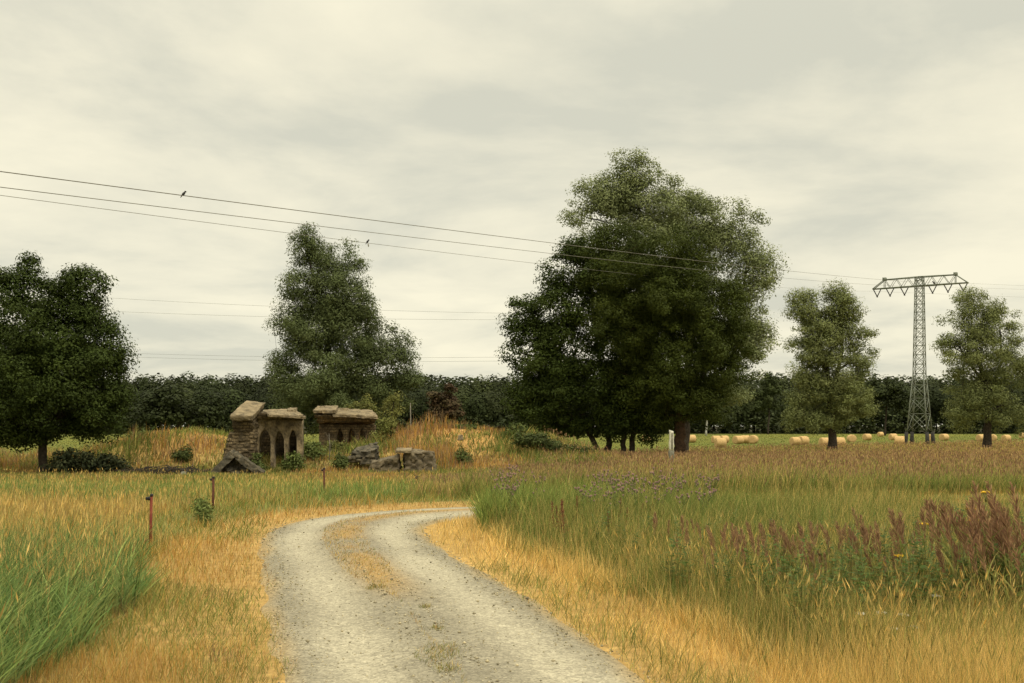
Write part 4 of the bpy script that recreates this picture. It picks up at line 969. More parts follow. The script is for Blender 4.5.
# ------------------------------------------------------------------ posts
def fence_post(label, px, ptop, pbase, D, mat, w, tilt=0.0, lower=True):
    x = PX(px, D); z0 = g1(x, D); top = PZ(ptop, D)
    root = empty('fence_post', (x, D, z0)); tag(root, label, 'fence post', 'iron posts of an electric fence along the track')
    h = top - z0
    s = Soup(); dx = math.tan(tilt) * h
    t = w / 2
    # an angle iron post: two thin flanges
    for (ax, ay, bx_, by_) in ((-t, -t, t, -t + .006), (-t, -t + .006, -t + .006, t)):
        V = [(ax, ay, -.3), (bx_, ay, -.3), (bx_, by_, -.3), (ax, by_, -.3), (ax + dx, ay, h), (bx_ + dx, ay, h), (bx_ + dx, by_, h), (ax + dx, by_, h)]
        s.add(V, [np.array([(3, 2, 1, 0), (4, 5, 6, 7), (0, 1, 5, 4), (1, 2, 6, 5), (2, 3, 7, 6), (3, 0, 4, 7)])])
    s.tube([(0, 0, -.3), (dx, 0, h)], [t * .95, t * .9], 8)
    link('shaft', s.mesh('shaft'), M[mat], root)
    def insulator(z, L):
        q = Soup(); ox = dx * z / h
        q.tube([(ox - t * .5, -.012, z), (ox - L, -.014, z)], [.010, .012], 8)
        q.tube([(ox - L * .55, -.014, z), (ox - L * .75, -.014, z)], [.026, .026], 10)
        q.tube([(ox - L * .88, -.014, z), (ox - L, -.014, z)], [.030, .028], 10)
        q.tube([(ox - t * 1.4, -.005, z - .03), (ox - t * 1.4, -.005, z + .03)], [.022, .022], 8)
        link('insulator', q.mesh('insulator'), M['black'], root)
    insulator(h * .955, .085)
    if lower: insulator(max(.12, h - (PZ(ptop, D) - PZ(541, D))), .10)
    c = Soup(); c.tube([(dx * .975, 0, h * .99), (dx * 1.01, 0, h + .035)], [t * 1.35, t * 1.2], 8); link('cap', c.mesh('cap'), M['black'], root)
fence_post('near red iron fence post with black insulators above the reed grass', 150, 496, 545, 18.2, 'rust', .042, R(1.8))
fence_post('thin brown fence post standing behind the fresh green weed clump', 213, 478, 512, 26.5, 'rustdark', .055, R(1.0), False)
fence_post('slim fence post in the green grass below the smaller ruin', 324.5, 469, 493, 33.0, 'rustdark', .055, R(-.6), False)
fence_post('short far fence post at the outside of the bend', 417.5, 477, 494, 34.5, 'rustdark', .055, 0, False)
# white marker in front of the thick trunk
x, D = PX(671.5, 58), 58.0; z0 = g1(x, D)
mk = empty('marker_post', (x, D, z0)); tag(mk, 'white marker board on a grey concrete post before the thick trunk', 'marker post')
h1 = PZ(430, D) - z0; hm = PZ(450.5, D) - z0
s = Soup(); rough_box(s, [Vector(p) for p in ((-.13, 0, -.3), (.13, 0, -.3), (.13, 0, hm), (-.13, 0, hm), (-.13, .2, -.3), (.13, .2, -.3), (.13, .2, hm), (-.13, .2, hm))], .015, (3, 3, 8)); link('post', s.mesh('post'), M['concrete'], mk)
s = Soup(); rough_box(s, [Vector(p) for p in ((-.12, .0, hm), (.12, .0, hm), (.115, .0, h1 - .06), (-.115, .0, h1), (-.12, .12, hm), (.12, .12, hm), (.115, .12, h1 - .06), (-.115, .12, h1))], .018, (4, 3, 10)); link('board', s.mesh('board'), M['white'], mk)
s = Soup(); s.box((.03, -.022, (h1 + hm) / 2 - .05), (.06, .02, (h1 - hm) * .8)); link('number_strip', s.mesh('number_strip'), M['concrete'], mk)
# thin grey pole on the mound
x, D = PX(410.5, 80), 80; z0 = g1(x, D)
s = Soup(); s.tube([(0, 0, -.3), (0.02, 0, 1.2), (0.0, 0, PZ(403, D) - z0)], [.055, .045, .03], 8)
po = link('thin_pole', s.mesh('thin_pole', True), M['wood']); po.location = (x, D, z0); tag(po, 'thin grey pole standing on the middle mound against the forest', 'pole')
s = Soup(); s.tube([(0, 0, -.2), (.05, 0, .8), (.0, .02, 1.55)], [.03, .025, .012], 6)
for k in range(7): s.tube([(.02, 0, .5 + .14 * k), (random.uniform(-.3, .3), random.uniform(-.2, .2), .75 + .15 * k)], [.010, .004], 4)
ds = link('dead_sapling', s.mesh('dead_sapling'), M['wood']); ds.location = (PX(329, 61), 61, g1(PX(329, 61), 61)); tag(ds, 'pale dead sapling standing between the ruins and the sunken slab', 'sapling')

# ------------------------------------------------------------------ pylon
PD = 166.0; PXX = PX(919.5, PD); PZ0 = g1(PXX, PD)
arm_dir = Vector((math.cos(R(35)), -math.sin(R(35)), 0)); fwd = Vector((-arm_dir.y, arm_dir.x, 0))
py = empty('lattice_pylon', (PXX, PD, PZ0), math.atan2(arm_dir.y, arm_dir.x)); tag(py, 'tall grey green steel lattice pylon with one wide cross arm', 'pylon')
Ht = PZ(277, PD) - PZ0; Hl = PZ(286, PD) - PZ0; Hk = PZ(374, PD) - PZ0   # top, lower chord, knee
hb, hk_, ht = 1.55, .74, .52
def half(z):
    return hb + (hk_ - hb) * z / Hk if z < Hk else hk_ + (ht - hk_) * (z - Hk) / (Ht - Hk)
corners = [(-1, -1), (1, -1), (1, 1), (-1, 1)]
for cx, cy in corners:
    s = Soup()
    zs = [1.2, Hk, Ht]
    for a, b in zip(zs[:-1], zs[1:]):
        s.bar((cx * half(a), cy * half(a), a), (cx * half(b), cy * half(b), b), .11 if a < Hk else .08)
    link('leg', s.mesh('leg'), M['steel'], py)
    s = Soup(); s.tube([(cx * (half(0) + .05), cy * (half(0) + .05), -.6), (cx * half(1.25), cy * half(1.25), 1.9)], [.34, .26], 8); link('footing', s.mesh('footing'), M['footing'], py)
s = Soup()
lv = [1.9]
while lv[-1] < Ht - .5: lv.append(min(Ht, lv[-1] + max(1.15, 2.0 * half(lv[-1]) * .95)))
for a, b in zip(lv[:-1], lv[1:]):
    for i in range(4):
        (x0, y0), (x1, y1) = corners[i], corners[(i + 1) % 4]
        p0, p1 = Vector((x0 * half(a), y0 * half(a), a)), Vector((x1 * half(a), y1 * half(a), a))
        q0, q1 = Vector((x0 * half(b), y0 * half(b), b)), Vector((x1 * half(b), y1 * half(b), b))
        s.bar(p0, q1, .055); s.bar(p1, q0, .055); s.bar(q0, q1, .05)
link('bracing', s.mesh('bracing'), M['steel'], py)
s = Soup(); AL = 6.75
for sy in (-1, 1):
    w0, w1 = .62, .30
    for sgn in (-1, 1):
        s.bar((0, sy * w0, Hl), (sgn * AL, sy * w1, Hl), .11); s.bar((0, sy * w0, Ht), (sgn * (AL - 1.7), sy * w1, Ht - .05), .095)
        s.bar((sgn * (AL - 1.7), sy * w1, Ht - .05), (sgn * AL, sy * w1, Hl), .10)
        k = 6
        for i in range(k):
            xa = sgn * (AL - 1.7) * i / k; xb = sgn * (AL - 1.7) * (i + 1) / k; f0 = w0 + (w1 - w0) * i / k
            s.bar((xa, sy * f0, Hl if i % 2 else Ht), (xb, sy * f0, Ht if i % 2 else Hl), .05)
        s.bar((sgn * (AL - 1.7), sy * w1, Hl), (sgn * (AL - 1.7), sy * w1, Ht), .07)
for sgn in (-1, 1):
    s.bar((sgn * AL, -.3, Hl), (sgn * AL, .3, Hl), .12)
    for i in range(9):
        xx = sgn * AL * i / 9; s.bar((xx, -.6 + .033 * i, Hl), (sgn * AL * (i + 1) / 9, .6 - .033 * i, Hl), .06)
    s.box((sgn * (AL - 1.7), 0, Ht + .05), (.45, .7, .45))
link('cross_arm', s.mesh('cross_arm'), M['steel'], py)
INS = [-6.15, -4.25, -2.15, 1.85, 4.0, 6.1]
for xi in INS:
    s = Soup()
    for sgn in (-1, 1):
        a = Vector((xi + sgn * .55, 0, Hl - .08)); b = Vector((xi, 0, Hl - 1.15))
        n_ = 9; pts = []; rr = []
        for i in range(n_ * 2 + 1):
            pts.append(a.lerp(b, i / (n_ * 2))); rr.append(.10 if i % 2 else .05)
        s.tube(pts, rr, 8)
    s.tube([(xi, -.25, Hl - 1.2), (xi, .25, Hl - 1.2)], [.07, .07], 6)
    link('insulator', s.mesh('insulator'), M['footing'], py)

# ------------------------------------------------------------------ power lines
def power_line(label, att, near_px, far_px, rad=.0095):
    P0 = Vector((PXX, PD, 0)) + arm_dir * att
    d1 = (Vector((8.3, 68, 0)) - Vector((PXX, PD, 0))).normalized()       # towards the camera, off to the left
    d2 = Vector((.97, .22, 0)).normalized()
    pts = []
    def hit(px, py_, d):
        k = (px - 512) / F
        t = (P0.x - k * P0.y) / (k * d.y - d.x)
        q = P0 + d * t
        return t, CH - (py_ - HZ) * q.y / F
    A = np.array([hit(px, y, d1) for px, y in near_px]); ca = np.polyfit(A[:, 0], A[:, 1], 2)
    B = np.array([hit(px, y, d2) for px, y in far_px]); z0 = ca[2]
    tb = np.linspace(0, 60, 10)
    tt = np.linspace(A[:, 0].max() + 14, 0, 90)
    for t in tt: q = P0 + d1 * float(t); pts.append((q.x, q.y, float(np.polyval(ca, t))))
    sl = np.mean((B[:, 1] - z0) / np.maximum(B[:, 0], 1e-3))
    for t in tb[1:]: q = P0 + d2 * float(t); pts.append((q.x, q.y, z0 + sl * float(t)))
    s = Soup(); s.tube(pts, rad, 5)
    o = link('power_line', s.mesh('power_line', True), M['cable']); tag(o, label, 'power line', 'power lines strung from the pylon')
    return P0, d1, ca, hit
WT = power_line('topmost of the three power lines crossing to the pylon', 6.5, [(0, 164.2), (150, 189.3), (460, 235), (553, 246.5), (785, 271), (880, 278), (962, 283.6)], [(1020, 285.5)])
WM = power_line('middle one of the three power lines crossing to the pylon', 2.2, [(0, 181.2), (150, 204.5), (460, 246.2), (545, 255.5), (780, 277.5), (872, 283.5), (935, 287)], [(1020, 289.3)])
WB = power_line('lowest of the three power lines crossing to the pylon', -7.25, [(0, 192.3), (150, 215.3), (460, 256.4), (545, 265.4), (775, 286), (870, 291.5)], [(1020, 297)])
# faint lines far behind the trees
for (a, b, lb) in (((40, 292), (560, 313), 'upper of two faint distant power lines behind the willow'), ((40, 307.5), (560, 317.5), 'lower of two faint distant power lines behind the willow'),
                   ((60, 351), (560, 353.5), 'faint distant power line just above the forest crowns'), ((60, 354.5), (560, 357.5), 'lowest faint distant power line touching the forest crowns')):
    D = 330.0; pa, pb = W(a[0] - 60, a[1] - 3, D), W(b[0] + 60, b[1] + 1.5, D - 20)
    s = Soup(); s.tube([pa.lerp(pb, float(t)) - Vector((0, 0, 1.6 * 4 * t * (1 - t))) for t in np.linspace(0, 1, 24)], .026, 4)
    o = link('distant_power_line', s.mesh('distant_power_line'), M['farcable']); tag(o, lb, 'power line', 'faint distant power lines')

# ------------------------------------------------------------------ birds
def bird(label, loc_, L, rz, pale=False, pitch=.9):
    root = empty('bird', loc_, rz); tag(root, label, 'bird')
    bm = bmesh.new()
    def ell(c, r, rot=None):
        q = bmesh.ops.create_uvsphere(bm, u_segments=12, v_segments=8, radius=1)
        mt = Matrix.Translation(c) @ (rot if rot else Matrix()) @ Matrix.Diagonal((r[0], r[1], r[2], 1)); bmesh.ops.transform(bm, matrix=mt, verts=q['verts'])
    rot = Matrix.Rotation(-pitch, 4, 'Y')
    ell((0, 0, L * .32), (L * .36, L * .19, L * .20), rot); ell((L * .26, 0, L * .66), (L * .15, L * .13, L * .14))
    q = bmesh.ops.create_cone(bm, segments=8, radius1=L * .045, radius2=0.001, depth=L * .16, cap_ends=True)
    bmesh.ops.transform(bm, matrix=Matrix.Translation((L * .45, 0, L * .65)) @ Matrix.Rotation(R(90), 4, 'Y'), verts=q['verts'])
    me = bpy.data.meshes.new('body'); bm.to_mesh(me); bm.free(); me.polygons.foreach_set('use_smooth', [True] * len(me.polygons)); link('body', me, M['feather'], root)
    s = Soup(); s.tube([(-L * .18, 0, L * .12), (-L * .42, 0, -L * .26)], [L * .09, L * .05], 6); link('tail', s.mesh('tail'), M['feather'], root)
    for sy in (-1, 1):
        s = Soup(); s.tube([(L * .12, sy * L * .16, L * .48), (-L * .06, sy * L * .19, L * .22), (-L * .28, sy * L * .12, -L * .05)], [L * .05, L * .10, L * .015], 6); link('wing', s.mesh('wing'), M['feather'], root)
    if pale:
        s = Soup(); s.tube([(L * .1, 0, 0), (L * .2, 0, -L * .3), (L * .22, 0, -L * .72)], [L * .05, L * .15, L * .06], 8); link('feather_tuft', s.mesh('feather_tuft'), M['palefeather'], root)
    return root
def on_wire(wire, px):
    P0, d1, ca, hit = wire
    t, _ = hit(px, 0, d1); q = P0 + d1 * t
    return Vector((q.x, q.y, float(np.polyval(ca, t)) - .01))
bird('small dark bird clinging to the topmost power line', on_wire(WT, 183.5), .145, R(20))
bird('small dark bird with a pale tuft on the lowest power line', on_wire(WB, 367.5), .24, R(35), True)
q = arm_dir * 2.05
bird('black bird perched on the cross arm of the pylon', (PXX + q.x, PD + q.y, PZ0 + Hl + .09), .62, R(180))
bird('black bird perched at the top of the open crowned willow', (PX(985, 135), 134.5, PZ(299, 135)), .5, R(160))

# ------------------------------------------------------------------ straw bales
def bale_mesh():
    s = Soup(); k = 28; rr = .64; hw = .60
    prof = [(-hw, .02), (-hw + .02, rr * .5), (-hw + .0, rr * .93), (-hw + .05, rr), (-hw * .5, rr * 1.01), (0, rr), (hw * .5, rr * 1.01), (hw - .05, rr), (hw, rr * .93), (hw - .02, rr * .5), (hw, .02)]
    V = []; 
    for (x, r) in prof:
        for j in range(k):
            a = 2 * math.pi * j / k; q = r * (1 + .02 * random.uniform(-1, 1)); z = math.sin(a) * q
            V.append((x + .015 * random.uniform(-1, 1), math.cos(a) * q * 1.03, max(z, -rr * .93)))
    F_ = [(i * k + j, i * k + (j + 1) % k, (i + 1) * k + (j + 1) % k, (i + 1) * k + j) for i in range(len(prof) - 1) for j in range(k)]
    s.add(V, [np.array(F_)]); return s.mesh('straw_bale', True)
BM = bale_mesh(); BM.materials.append(M['straw'])
bales = [(691, 441, 190, .3, 'straw bale directly right of the thick reddish trunk'),
    (646.5, 441, 205, 1.0, 'straw bale glimpsed between the forked stems and white marker post'),
    (716, 441.5, 185, .2, 'straw bale behind the nearest one, left of a touching pair'),
    (724, 441.2, 187, .4, 'straw bale behind the nearest one, right of a touching pair'),
    (720.5, 447, 146, .1, 'nearest straw bale, in front of a touching pair'),
    (738, 442.5, 178, .5, 'left bale of the two left of the cleft willow'),
    (745, 442, 183, -.2, 'bale touching the right side of another, left of the cleft willow'),
    (753, 442.5, 180, 1.1, 'single round ended bale between trunk group and cleft willow'),
    (795, 444, 165, .3, 'large bale at the left foot of the cleft willow'),
    (803, 444, 168, .5, 'bale half under the drooping left side of the cleft willow'),
    (825, 446, 152, .2, 'bale half hidden left behind the cleft willow trunk'),
    (839.5, 445.5, 154, .1, 'bale just right of the cleft willow trunk'),
    (851.5, 440, 196, 1.5, 'bale showing its round face right of the cleft willow'),
    (867, 438, 222, .4, 'first bale left of the pylon group, near the forest'),
    (880.5, 435.5, 300, .3, 'tiny far bale by the forest left of the pylon'),
    (893, 438, 225, .2, 'rear bale of the cluster just left of the pylon'),
    (899.5, 443.5, 162, -.3, 'front bale of the cluster just left of the pylon'),
    (930, 439, 212, .9, 'bale seen through the pylon footings'),
    (944, 438, 216, .5, 'bale just right of the pylon footings'),
    (981, 439, 207, .3, 'bale just left of the open crowned willow trunk'),
    (992.5, 439, 208, 1.0, 'bale just right of the open crowned willow trunk'),
    (1006, 439, 205, .4, 'bale by itself at the right end of the row'),
    (1023, 436.5, 255, .2, 'bale cut by the right edge of the view')]
for i, (px, pb, D, rz_, lb) in enumerate(bales):
    o = bpy.data.objects.new('straw_bale', BM); COL.objects.link(o)
    x = PX(px, D); q_ = random.uniform(1.0, 1.12); o.scale = (q_, q_, q_ * random.uniform(.93, 1.0)); o.location = (x, D, g1(x, D) + .585 * q_); o.rotation_euler = (0, 0, rz_); tag(o, lb, 'straw bale', 'round straw bales on the mown meadow')

# ------------------------------------------------------------------ single plants in the tall grass
def copy_thing(root, loc_, rz, sc, label=None):
    r = root.copy(); COL.objects.link(r); r.location = loc_; r.rotation_euler = (0, 0, rz); r.scale = (sc, sc, sc)
    if label: r['label'] = label
    for ch in root.children:
        c = ch.copy(); COL.objects.link(c); c.parent = r
    return r
def place(protos, spots, label=None, labels=None):
    used = set()
    for i, (x, y, sc) in enumerate(spots):
        k = i % len(protos); p = protos[k]; z = g1(x, y)
        if k not in used:
            used.add(k); p.location = (x, y, z); p.rotation_euler = (0, 0, random.uniform(0, 6.28)); p.scale = (sc, sc, sc)
            if labels: p['label'] = labels[i]
        else:
            copy_thing(p, (x, y, z), random.uniform(0, 6.28), sc, labels[i] if labels else None)
def leafy_stem(h, n, L, pal, lean=.1, seed=0, wid=.3, start=.12):
    """stem soup and leaf soup of an upright herb."""
    st, lf = Soup(), Soup(); az0 = random.uniform(0, 6.28)
    pt = lambda t: Vector((math.cos(az0) * lean * h * t * t, math.sin(az0) * lean * h * t * t, h * t))
    st.tube([pt(0) - Vector((0, 0, .05)), pt(.35), pt(.7), pt(1)], [.006, .005, .004, .0025], 5)
    for i in range(n):
        t = start + (1 - start) * .95 * i / n; a = i * 2.4 + random.uniform(-.4, .4); l = L * random.uniform(.7, 1.2) * (1.1 - .6 * t)
        p = pt(t); d = Vector((math.cos(a), math.sin(a), random.uniform(.1, .7))).normalized(); sd_ = d.cross(Vector((0, 0, 1))).normalized() * l * wid
        m1, m2, tip = p + d * l * .35, p + d * l * .7 - Vector((0, 0, l * .06)), p + d * l - Vector((0, 0, l * .22))
        V = [p, m1 + sd_, m1 - sd_, m2 + sd_ * .75, m2 - sd_ * .75, tip]
        c = pal[random.randrange(len(pal))] * random.uniform(.8, 1.2)
        lf.add(V, [np.array([(1, 2, 4, 3)]), np.array([(0, 2, 1), (3, 4, 5)])], c)
    return st, lf, pt
HERB = np.array([(0.10, 0.155, 0.036), (0.08, 0.125, 0.028), (0.13, 0.18, 0.045)])
GM = M['grass']
def herb(label, group, h, n, L, wid=.3):
    root = empty('leafy_weed'); tag(root, label, 'weed', group)
    st, lf, pt = leafy_stem(h, n, L, HERB, .12, wid=wid)
    for k in range(2):
        s2, l2, _ = leafy_stem(h * random.uniform(.6, .9), n - 4, L, HERB, .35, wid=wid)
        st.add(np.vstack(s2.V), [np.vstack([f for f in s2.F if f.shape[1] == 4])]); off = 0
        for V_, C_ in zip(l2.V, l2.C): lf.add(V_, [np.array([(1, 2, 4, 3)]), np.array([(0, 2, 1), (3, 4, 5)])], C_)
    st.C = []
    me = st.mesh('stem'); link('stem', me, M['stemgreen'], root)
    link('foliage', lf.mesh('foliage'), GM, root)
    return root
M['stemgreen'] = rough_mat('green stem', (0.10, 0.12, 0.03), (0.17, 0.17, 0.06), 10, .8, .1)
M['tansy'] = rough_mat('yellow flower buttons', (0.52, 0.30, 0.012), (0.72, 0.46, 0.03), 60, .8, .5)
M['umbel'] = rough_mat('white flower umbel', (0.55, 0.54, 0.45), (0.78, 0.77, 0.68), 60, .8, .5)
M['thistle'] = rough_mat('faded purple thistle heads', (0.24, 0.125, 0.125), (0.38, 0.23, 0.21), 50, .9, .5)
M['thistlebud'] = rough_mat('thistle bud scales', (0.09, 0.085, 0.05), (0.15, 0.135, 0.075), 50, .9, .3)
M['plume'] = GM

# leafy weeds
P_ = [herb('dark leafy weed growing in the tall grass at the right', 'leafy weeds in the tall grass', random.uniform(.62, .82), 26, .14, w_) for w_ in (.24, .3, .27, .2)]
spots = []
while len(spots) < 200:
    px = random.uniform(600, 1040); D = random.uniform(10.0, 13.0) if len(spots) < 120 else random.uniform(12.5, 18)
    x = PX(px, D); d_ = float(road_sd([x], [D])[0])
    if d_ < 2.75 + random.uniform(0, .4): continue
    spots.append((x, D, random.uniform(.72, 1.08) * (1 + .35 * max(0, (px - 880) / 140))))
place(P_, spots)

# purple thistles
def thistle():
    root = empty('thistle_plant'); tag(root, 'tall creeping thistle with faded purple heads at the inside of the bend', 'thistle', 'thistles inside the bend')
    h = random.uniform(.9, 1.05); st, lf, pt = leafy_stem(h, 20, .15, HERB * np.array((1.1, .95, 1.1)), .08, wid=.16)
    st.C = []
    tops = []
    for k in range(11):
        t = random.uniform(.66, 1.0); p = pt(t); a = k * 2.4
        q = p + Vector((math.cos(a) * random.uniform(.05, .17), math.sin(a) * random.uniform(.05, .17), random.uniform(.05, .17)))
        st.tube([p, p.lerp(q, .6) + Vector((0, 0, -.01)), q], [.003, .0025, .002], 4); tops.append(q)
    link('stem', st.mesh('stem'), M['stemgreen'], root); link('foliage', lf.mesh('foliage'), GM, root)
    for q in tops:
        s = Soup(); s.tube([q, q + Vector((0, 0, .012)), q + Vector((0, 0, .022))], [.006, .012, .009], 7)
        V = []; Fh = []
        b = Soup()
        for j in range(12):
            a = j * 2.4; r = .022 * math.sqrt((j + 1) / 12); e = q + Vector((math.cos(a) * r, math.sin(a) * r, .022 + random.uniform(.014, .026)))
            b.tube([q + Vector((0, 0, .018)), e], [.003, .0045], 3)
        hd = link('flower_head', b.mesh('flower_head'), M['thistle'], root)
        link('bud', s.mesh('bud'), M['thistlebud'], hd)
    return root
def copy_deep(root, loc_, rz, sc):
    r = root.copy(); COL.objects.link(r); r.location = loc_; r.rotation_euler = (0, 0, rz); r.scale = (sc,) * 3
    for ch in root.children:
        c = ch.copy(); COL.objects.link(c); c.parent = r
        for g_ in ch.children:
            d = g_.copy(); COL.objects.link(d); d.parent = c
    return r
tp = [thistle() for _ in range(3)]
spots = []
for i in range(26):
    px = random.uniform(575, 722); D = random.uniform(18.5, 22.5); spots.append((PX(px, D), D, random.uniform(.86, 1.08)))
for i in range(9):
    px = random.uniform(496, 545); D = random.uniform(20.5, 23.5); spots.append((PX(px, D), D, random.uniform(.9, 1.12)))
for i, (x, y, sc) in enumerate(spots):
    z = g1(x, y)
    if i < 3: tp[i].location = (x, y, z); tp[i].scale = (sc,) * 3
    else: copy_deep(tp[i % 3], (x, y, z), random.uniform(0, 6.28), sc)

# tansy and white umbels: each its own plant with its own words
def flower_plant(name, cat, label, mat, px, ptop, D, kind, group):
    x = PX(px, D); z0 = g1(x, D); h = PZ(ptop, D) - z0
    root = empty(name, (x, D, z0)); tag(root, label, cat, group)
    st, lf, pt = leafy_stem(h, 18, .11, HERB, .0, wid=.22); st.C = []
    fl = Soup(); top = pt(1)
    nb = 11 if kind == 'tansy' else 14
    R_ = .05 if kind == 'tansy' else .045
    for k in range(nb):
        a = k * 2.4; r = R_ * math.sqrt(k / nb); q = top + Vector((math.cos(a) * r, math.sin(a) * r, .012 - r * .12 + random.uniform(-.004, .004)))
        st.tube([pt(.93), q], [.002, .0015], 4)
        rad = .013 if kind == 'tansy' else .011
        fl.tube([q - Vector((0, 0, .004)), q + Vector((0, 0, .005)), q + Vector((0, 0, .012))], [rad * .7, rad, rad * .6], 7)
    link('stem', st.mesh('stem'), M['stemgreen'], root); link('foliage', lf.mesh('foliage'), GM, root)
    link('flower_head', fl.mesh('flower_head', True), M[mat], root)
for px, pt_, D, lb in ((986, 493.5, 11.2, 'topmost yellow tansy flower at the right, above the brown plumes'), (972, 510, 11.6, 'yellow tansy flower just below the topmost one'), (974, 521.5, 11.0, 'third yellow tansy flower down in the right hand column'),
                       (925, 525, 11.8, 'yellow tansy flower apart to the left of the column'), (899, 557, 11.3, 'lowest yellow tansy flower, small and far left')):
    flower_plant('tansy_plant', 'flower', lb, 'tansy', px, pt_, D, 'tansy', 'tansy among the tall grass')
for px, pt_, D, lb in ((860, 615, 9.9, 'left white yarrow head beside a brighter one at the grass edge'), (881, 614, 9.9, 'brightest white yarrow head at the grass edge'), (903, 616, 10.0, 'white yarrow head right of the brightest one'),
                       (913, 628, 9.6, 'low white yarrow head furthest down to the right'), (893, 630, 9.5, 'lowest small white yarrow head'), (936, 597, 10.2, 'highest white yarrow head, right of all others')):
    flower_plant('yarrow_plant', 'flower', lb, 'umbel', px, pt_, D, 'yarrow', 'white yarrow at the grass edge')

# brown plume grasses
def plume_grass():
    root = empty('plumed_reed'); tag(root, 'tall reed stalk with a red brown feathery plume at the right', 'reed', 'brown plumed reeds on the right')
    h = random.uniform(.78, .95); st = Soup(); lean = random.uniform(.05, .22); az0 = 0.0
    pt = lambda t: Vector((lean * h * t * t, .02 * math.sin(3 * t), h * (t - .06 * lean * t * t)))
    c = STRAW[1] * .8
    st.tube([pt(0) - Vector((0, 0, .05)), pt(.4), pt(.8), pt(1)], [.0035, .003, .0022, .0012], 4, np.array((0.30, 0.24, 0.09)))
    for k in range(4):
        t = .15 + .16 * k; a = random.uniform(0, 6.28); p = np.array([tuple(pt(t))])
        V, Fb, Cb = blades(p, np.array([random.uniform(.25, .4)]), np.array([.010]), np.array([.5]), np.array([.5]), pick(GREEN, 1), pick(OLIVE, 1), 4, np.array([a]))
        st.add(V, [Fb], Cb)
    link('stalk', st.mesh('stalk'), GM, root)
    pl = Soup(); n = 90
    for i in range(n):
        t = .70 + .30 * (i / n) + random.uniform(-.01, .01); f = (i / n); p = pt(min(t, 1))
        ln = .088 * (math.sin(math.pi * (f * .85 + .12)) ** .8) * random.uniform(.5, 1.15); a = random.uniform(0, 6.28)
        d = Vector((math.cos(a) * .5 + .15, math.sin(a) * .5, 1.0)).normalized(); e = p + d * ln + Vector((.01, 0, -.004))
        sd_ = d.cross(Vector((random.uniform(-1, 1), random.uniform(-1, 1), .2))).normalized() * .0034
        cc = PURPLE[random.randrange(4)] * random.uniform(.8, 1.3)
        pl.add([p - sd_ * .3, p + sd_ * .3, p.lerp(e, .6) + sd_, e, p.lerp(e, .6) - sd_], [np.array([(0, 1, 2, 3, 4)])], cc)
    link('plume', pl.mesh('plume'), GM, root)
    return root
pp = [plume_grass() for _ in range(6)]
spots = []
clumps = [(722, 12.6, 8), (745, 12.9, 8), (768, 12.4, 12), (792, 12.2, 16), (812, 12.0, 14), (835, 12.6, 8), (880, 11.8, 10), (905, 11.6, 9), (930, 11.9, 7), (958, 10.6, 10), (985, 10.6, 14), (1008, 10.4, 18), (1022, 10.6, 16), (860, 13.2, 6), (690, 14.6, 5), (665, 15.4, 4)]
for px, D, n in clumps:
    for k in range(n):
        q = px + random.gauss(0, 15); d = D + random.gauss(0, .5); sc = random.uniform(.74, 1.12) * (1 + .42 * max(0, min(1, (q - 860) / 140))) * (.92 if q < 860 else 1)
        spots.append((PX(q, d), d, sc))
random.shuffle(spots)
for i, (x, y, sc) in enumerate(spots):
    z = g1(x, y); rz_ = random.gauss(2.6, .8)
    if i < 6: pp[i].location = (x, y, z); pp[i].scale = (sc,) * 3; pp[i].rotation_euler = (0, 0, rz_)
    else: copy_thing(pp[i % 6], (x, y, z), rz_, sc)
# dark red docks between the thistles
def dock():
    root = empty('dock_plant'); tag(root, 'rust red dock stalk standing among the thistles', 'dock', 'rust red docks by the thistles')
    h = .85; st, lf, pt = leafy_stem(h, 8, .13, HERB, .05, wid=.2); st.C = []
    link('stem', st.mesh('stem'), M['rustdark'], root); link('foliage', lf.mesh('foliage'), GM, root)
    s = Soup()
    for b in range(4):
        a = b * 1.7; 
        for i in range(46):
            t = .5 + .5 * i / 46; p = pt(t) + Vector((math.cos(a), math.sin(a), 0)) * .07 * max(0, 1 - t) * 2 * (b > 0)
            d = Vector((random.gauss(0, 1), random.gauss(0, 1), random.gauss(0, 1))).normalized(); e = d.orthogonal().normalized() * .007; p = p + d * .016
            s.add([p - e, p + d * .008, p + e, p - d * .008], [np.array([(0, 1, 2, 3)])], np.array((0.16, 0.05, 0.03)) * random.uniform(.8, 1.4))
    link('seed_spike', s.mesh('seed_spike'), GM, root)
    return root
dk = [dock(), dock()]
for i in range(12):
    px = random.uniform(552, 580) if i < 6 else random.uniform(590, 660); D = random.uniform(16.6, 19.5); x = PX(px, D); z = g1(x, D); sc = random.uniform(.75, 1.0)
    if i < 2: dk[i].location = (x, D, z); dk[i].scale = (sc,) * 3
    else: copy_thing(dk[i % 2], (x, D, z), random.uniform(0, 6), sc)

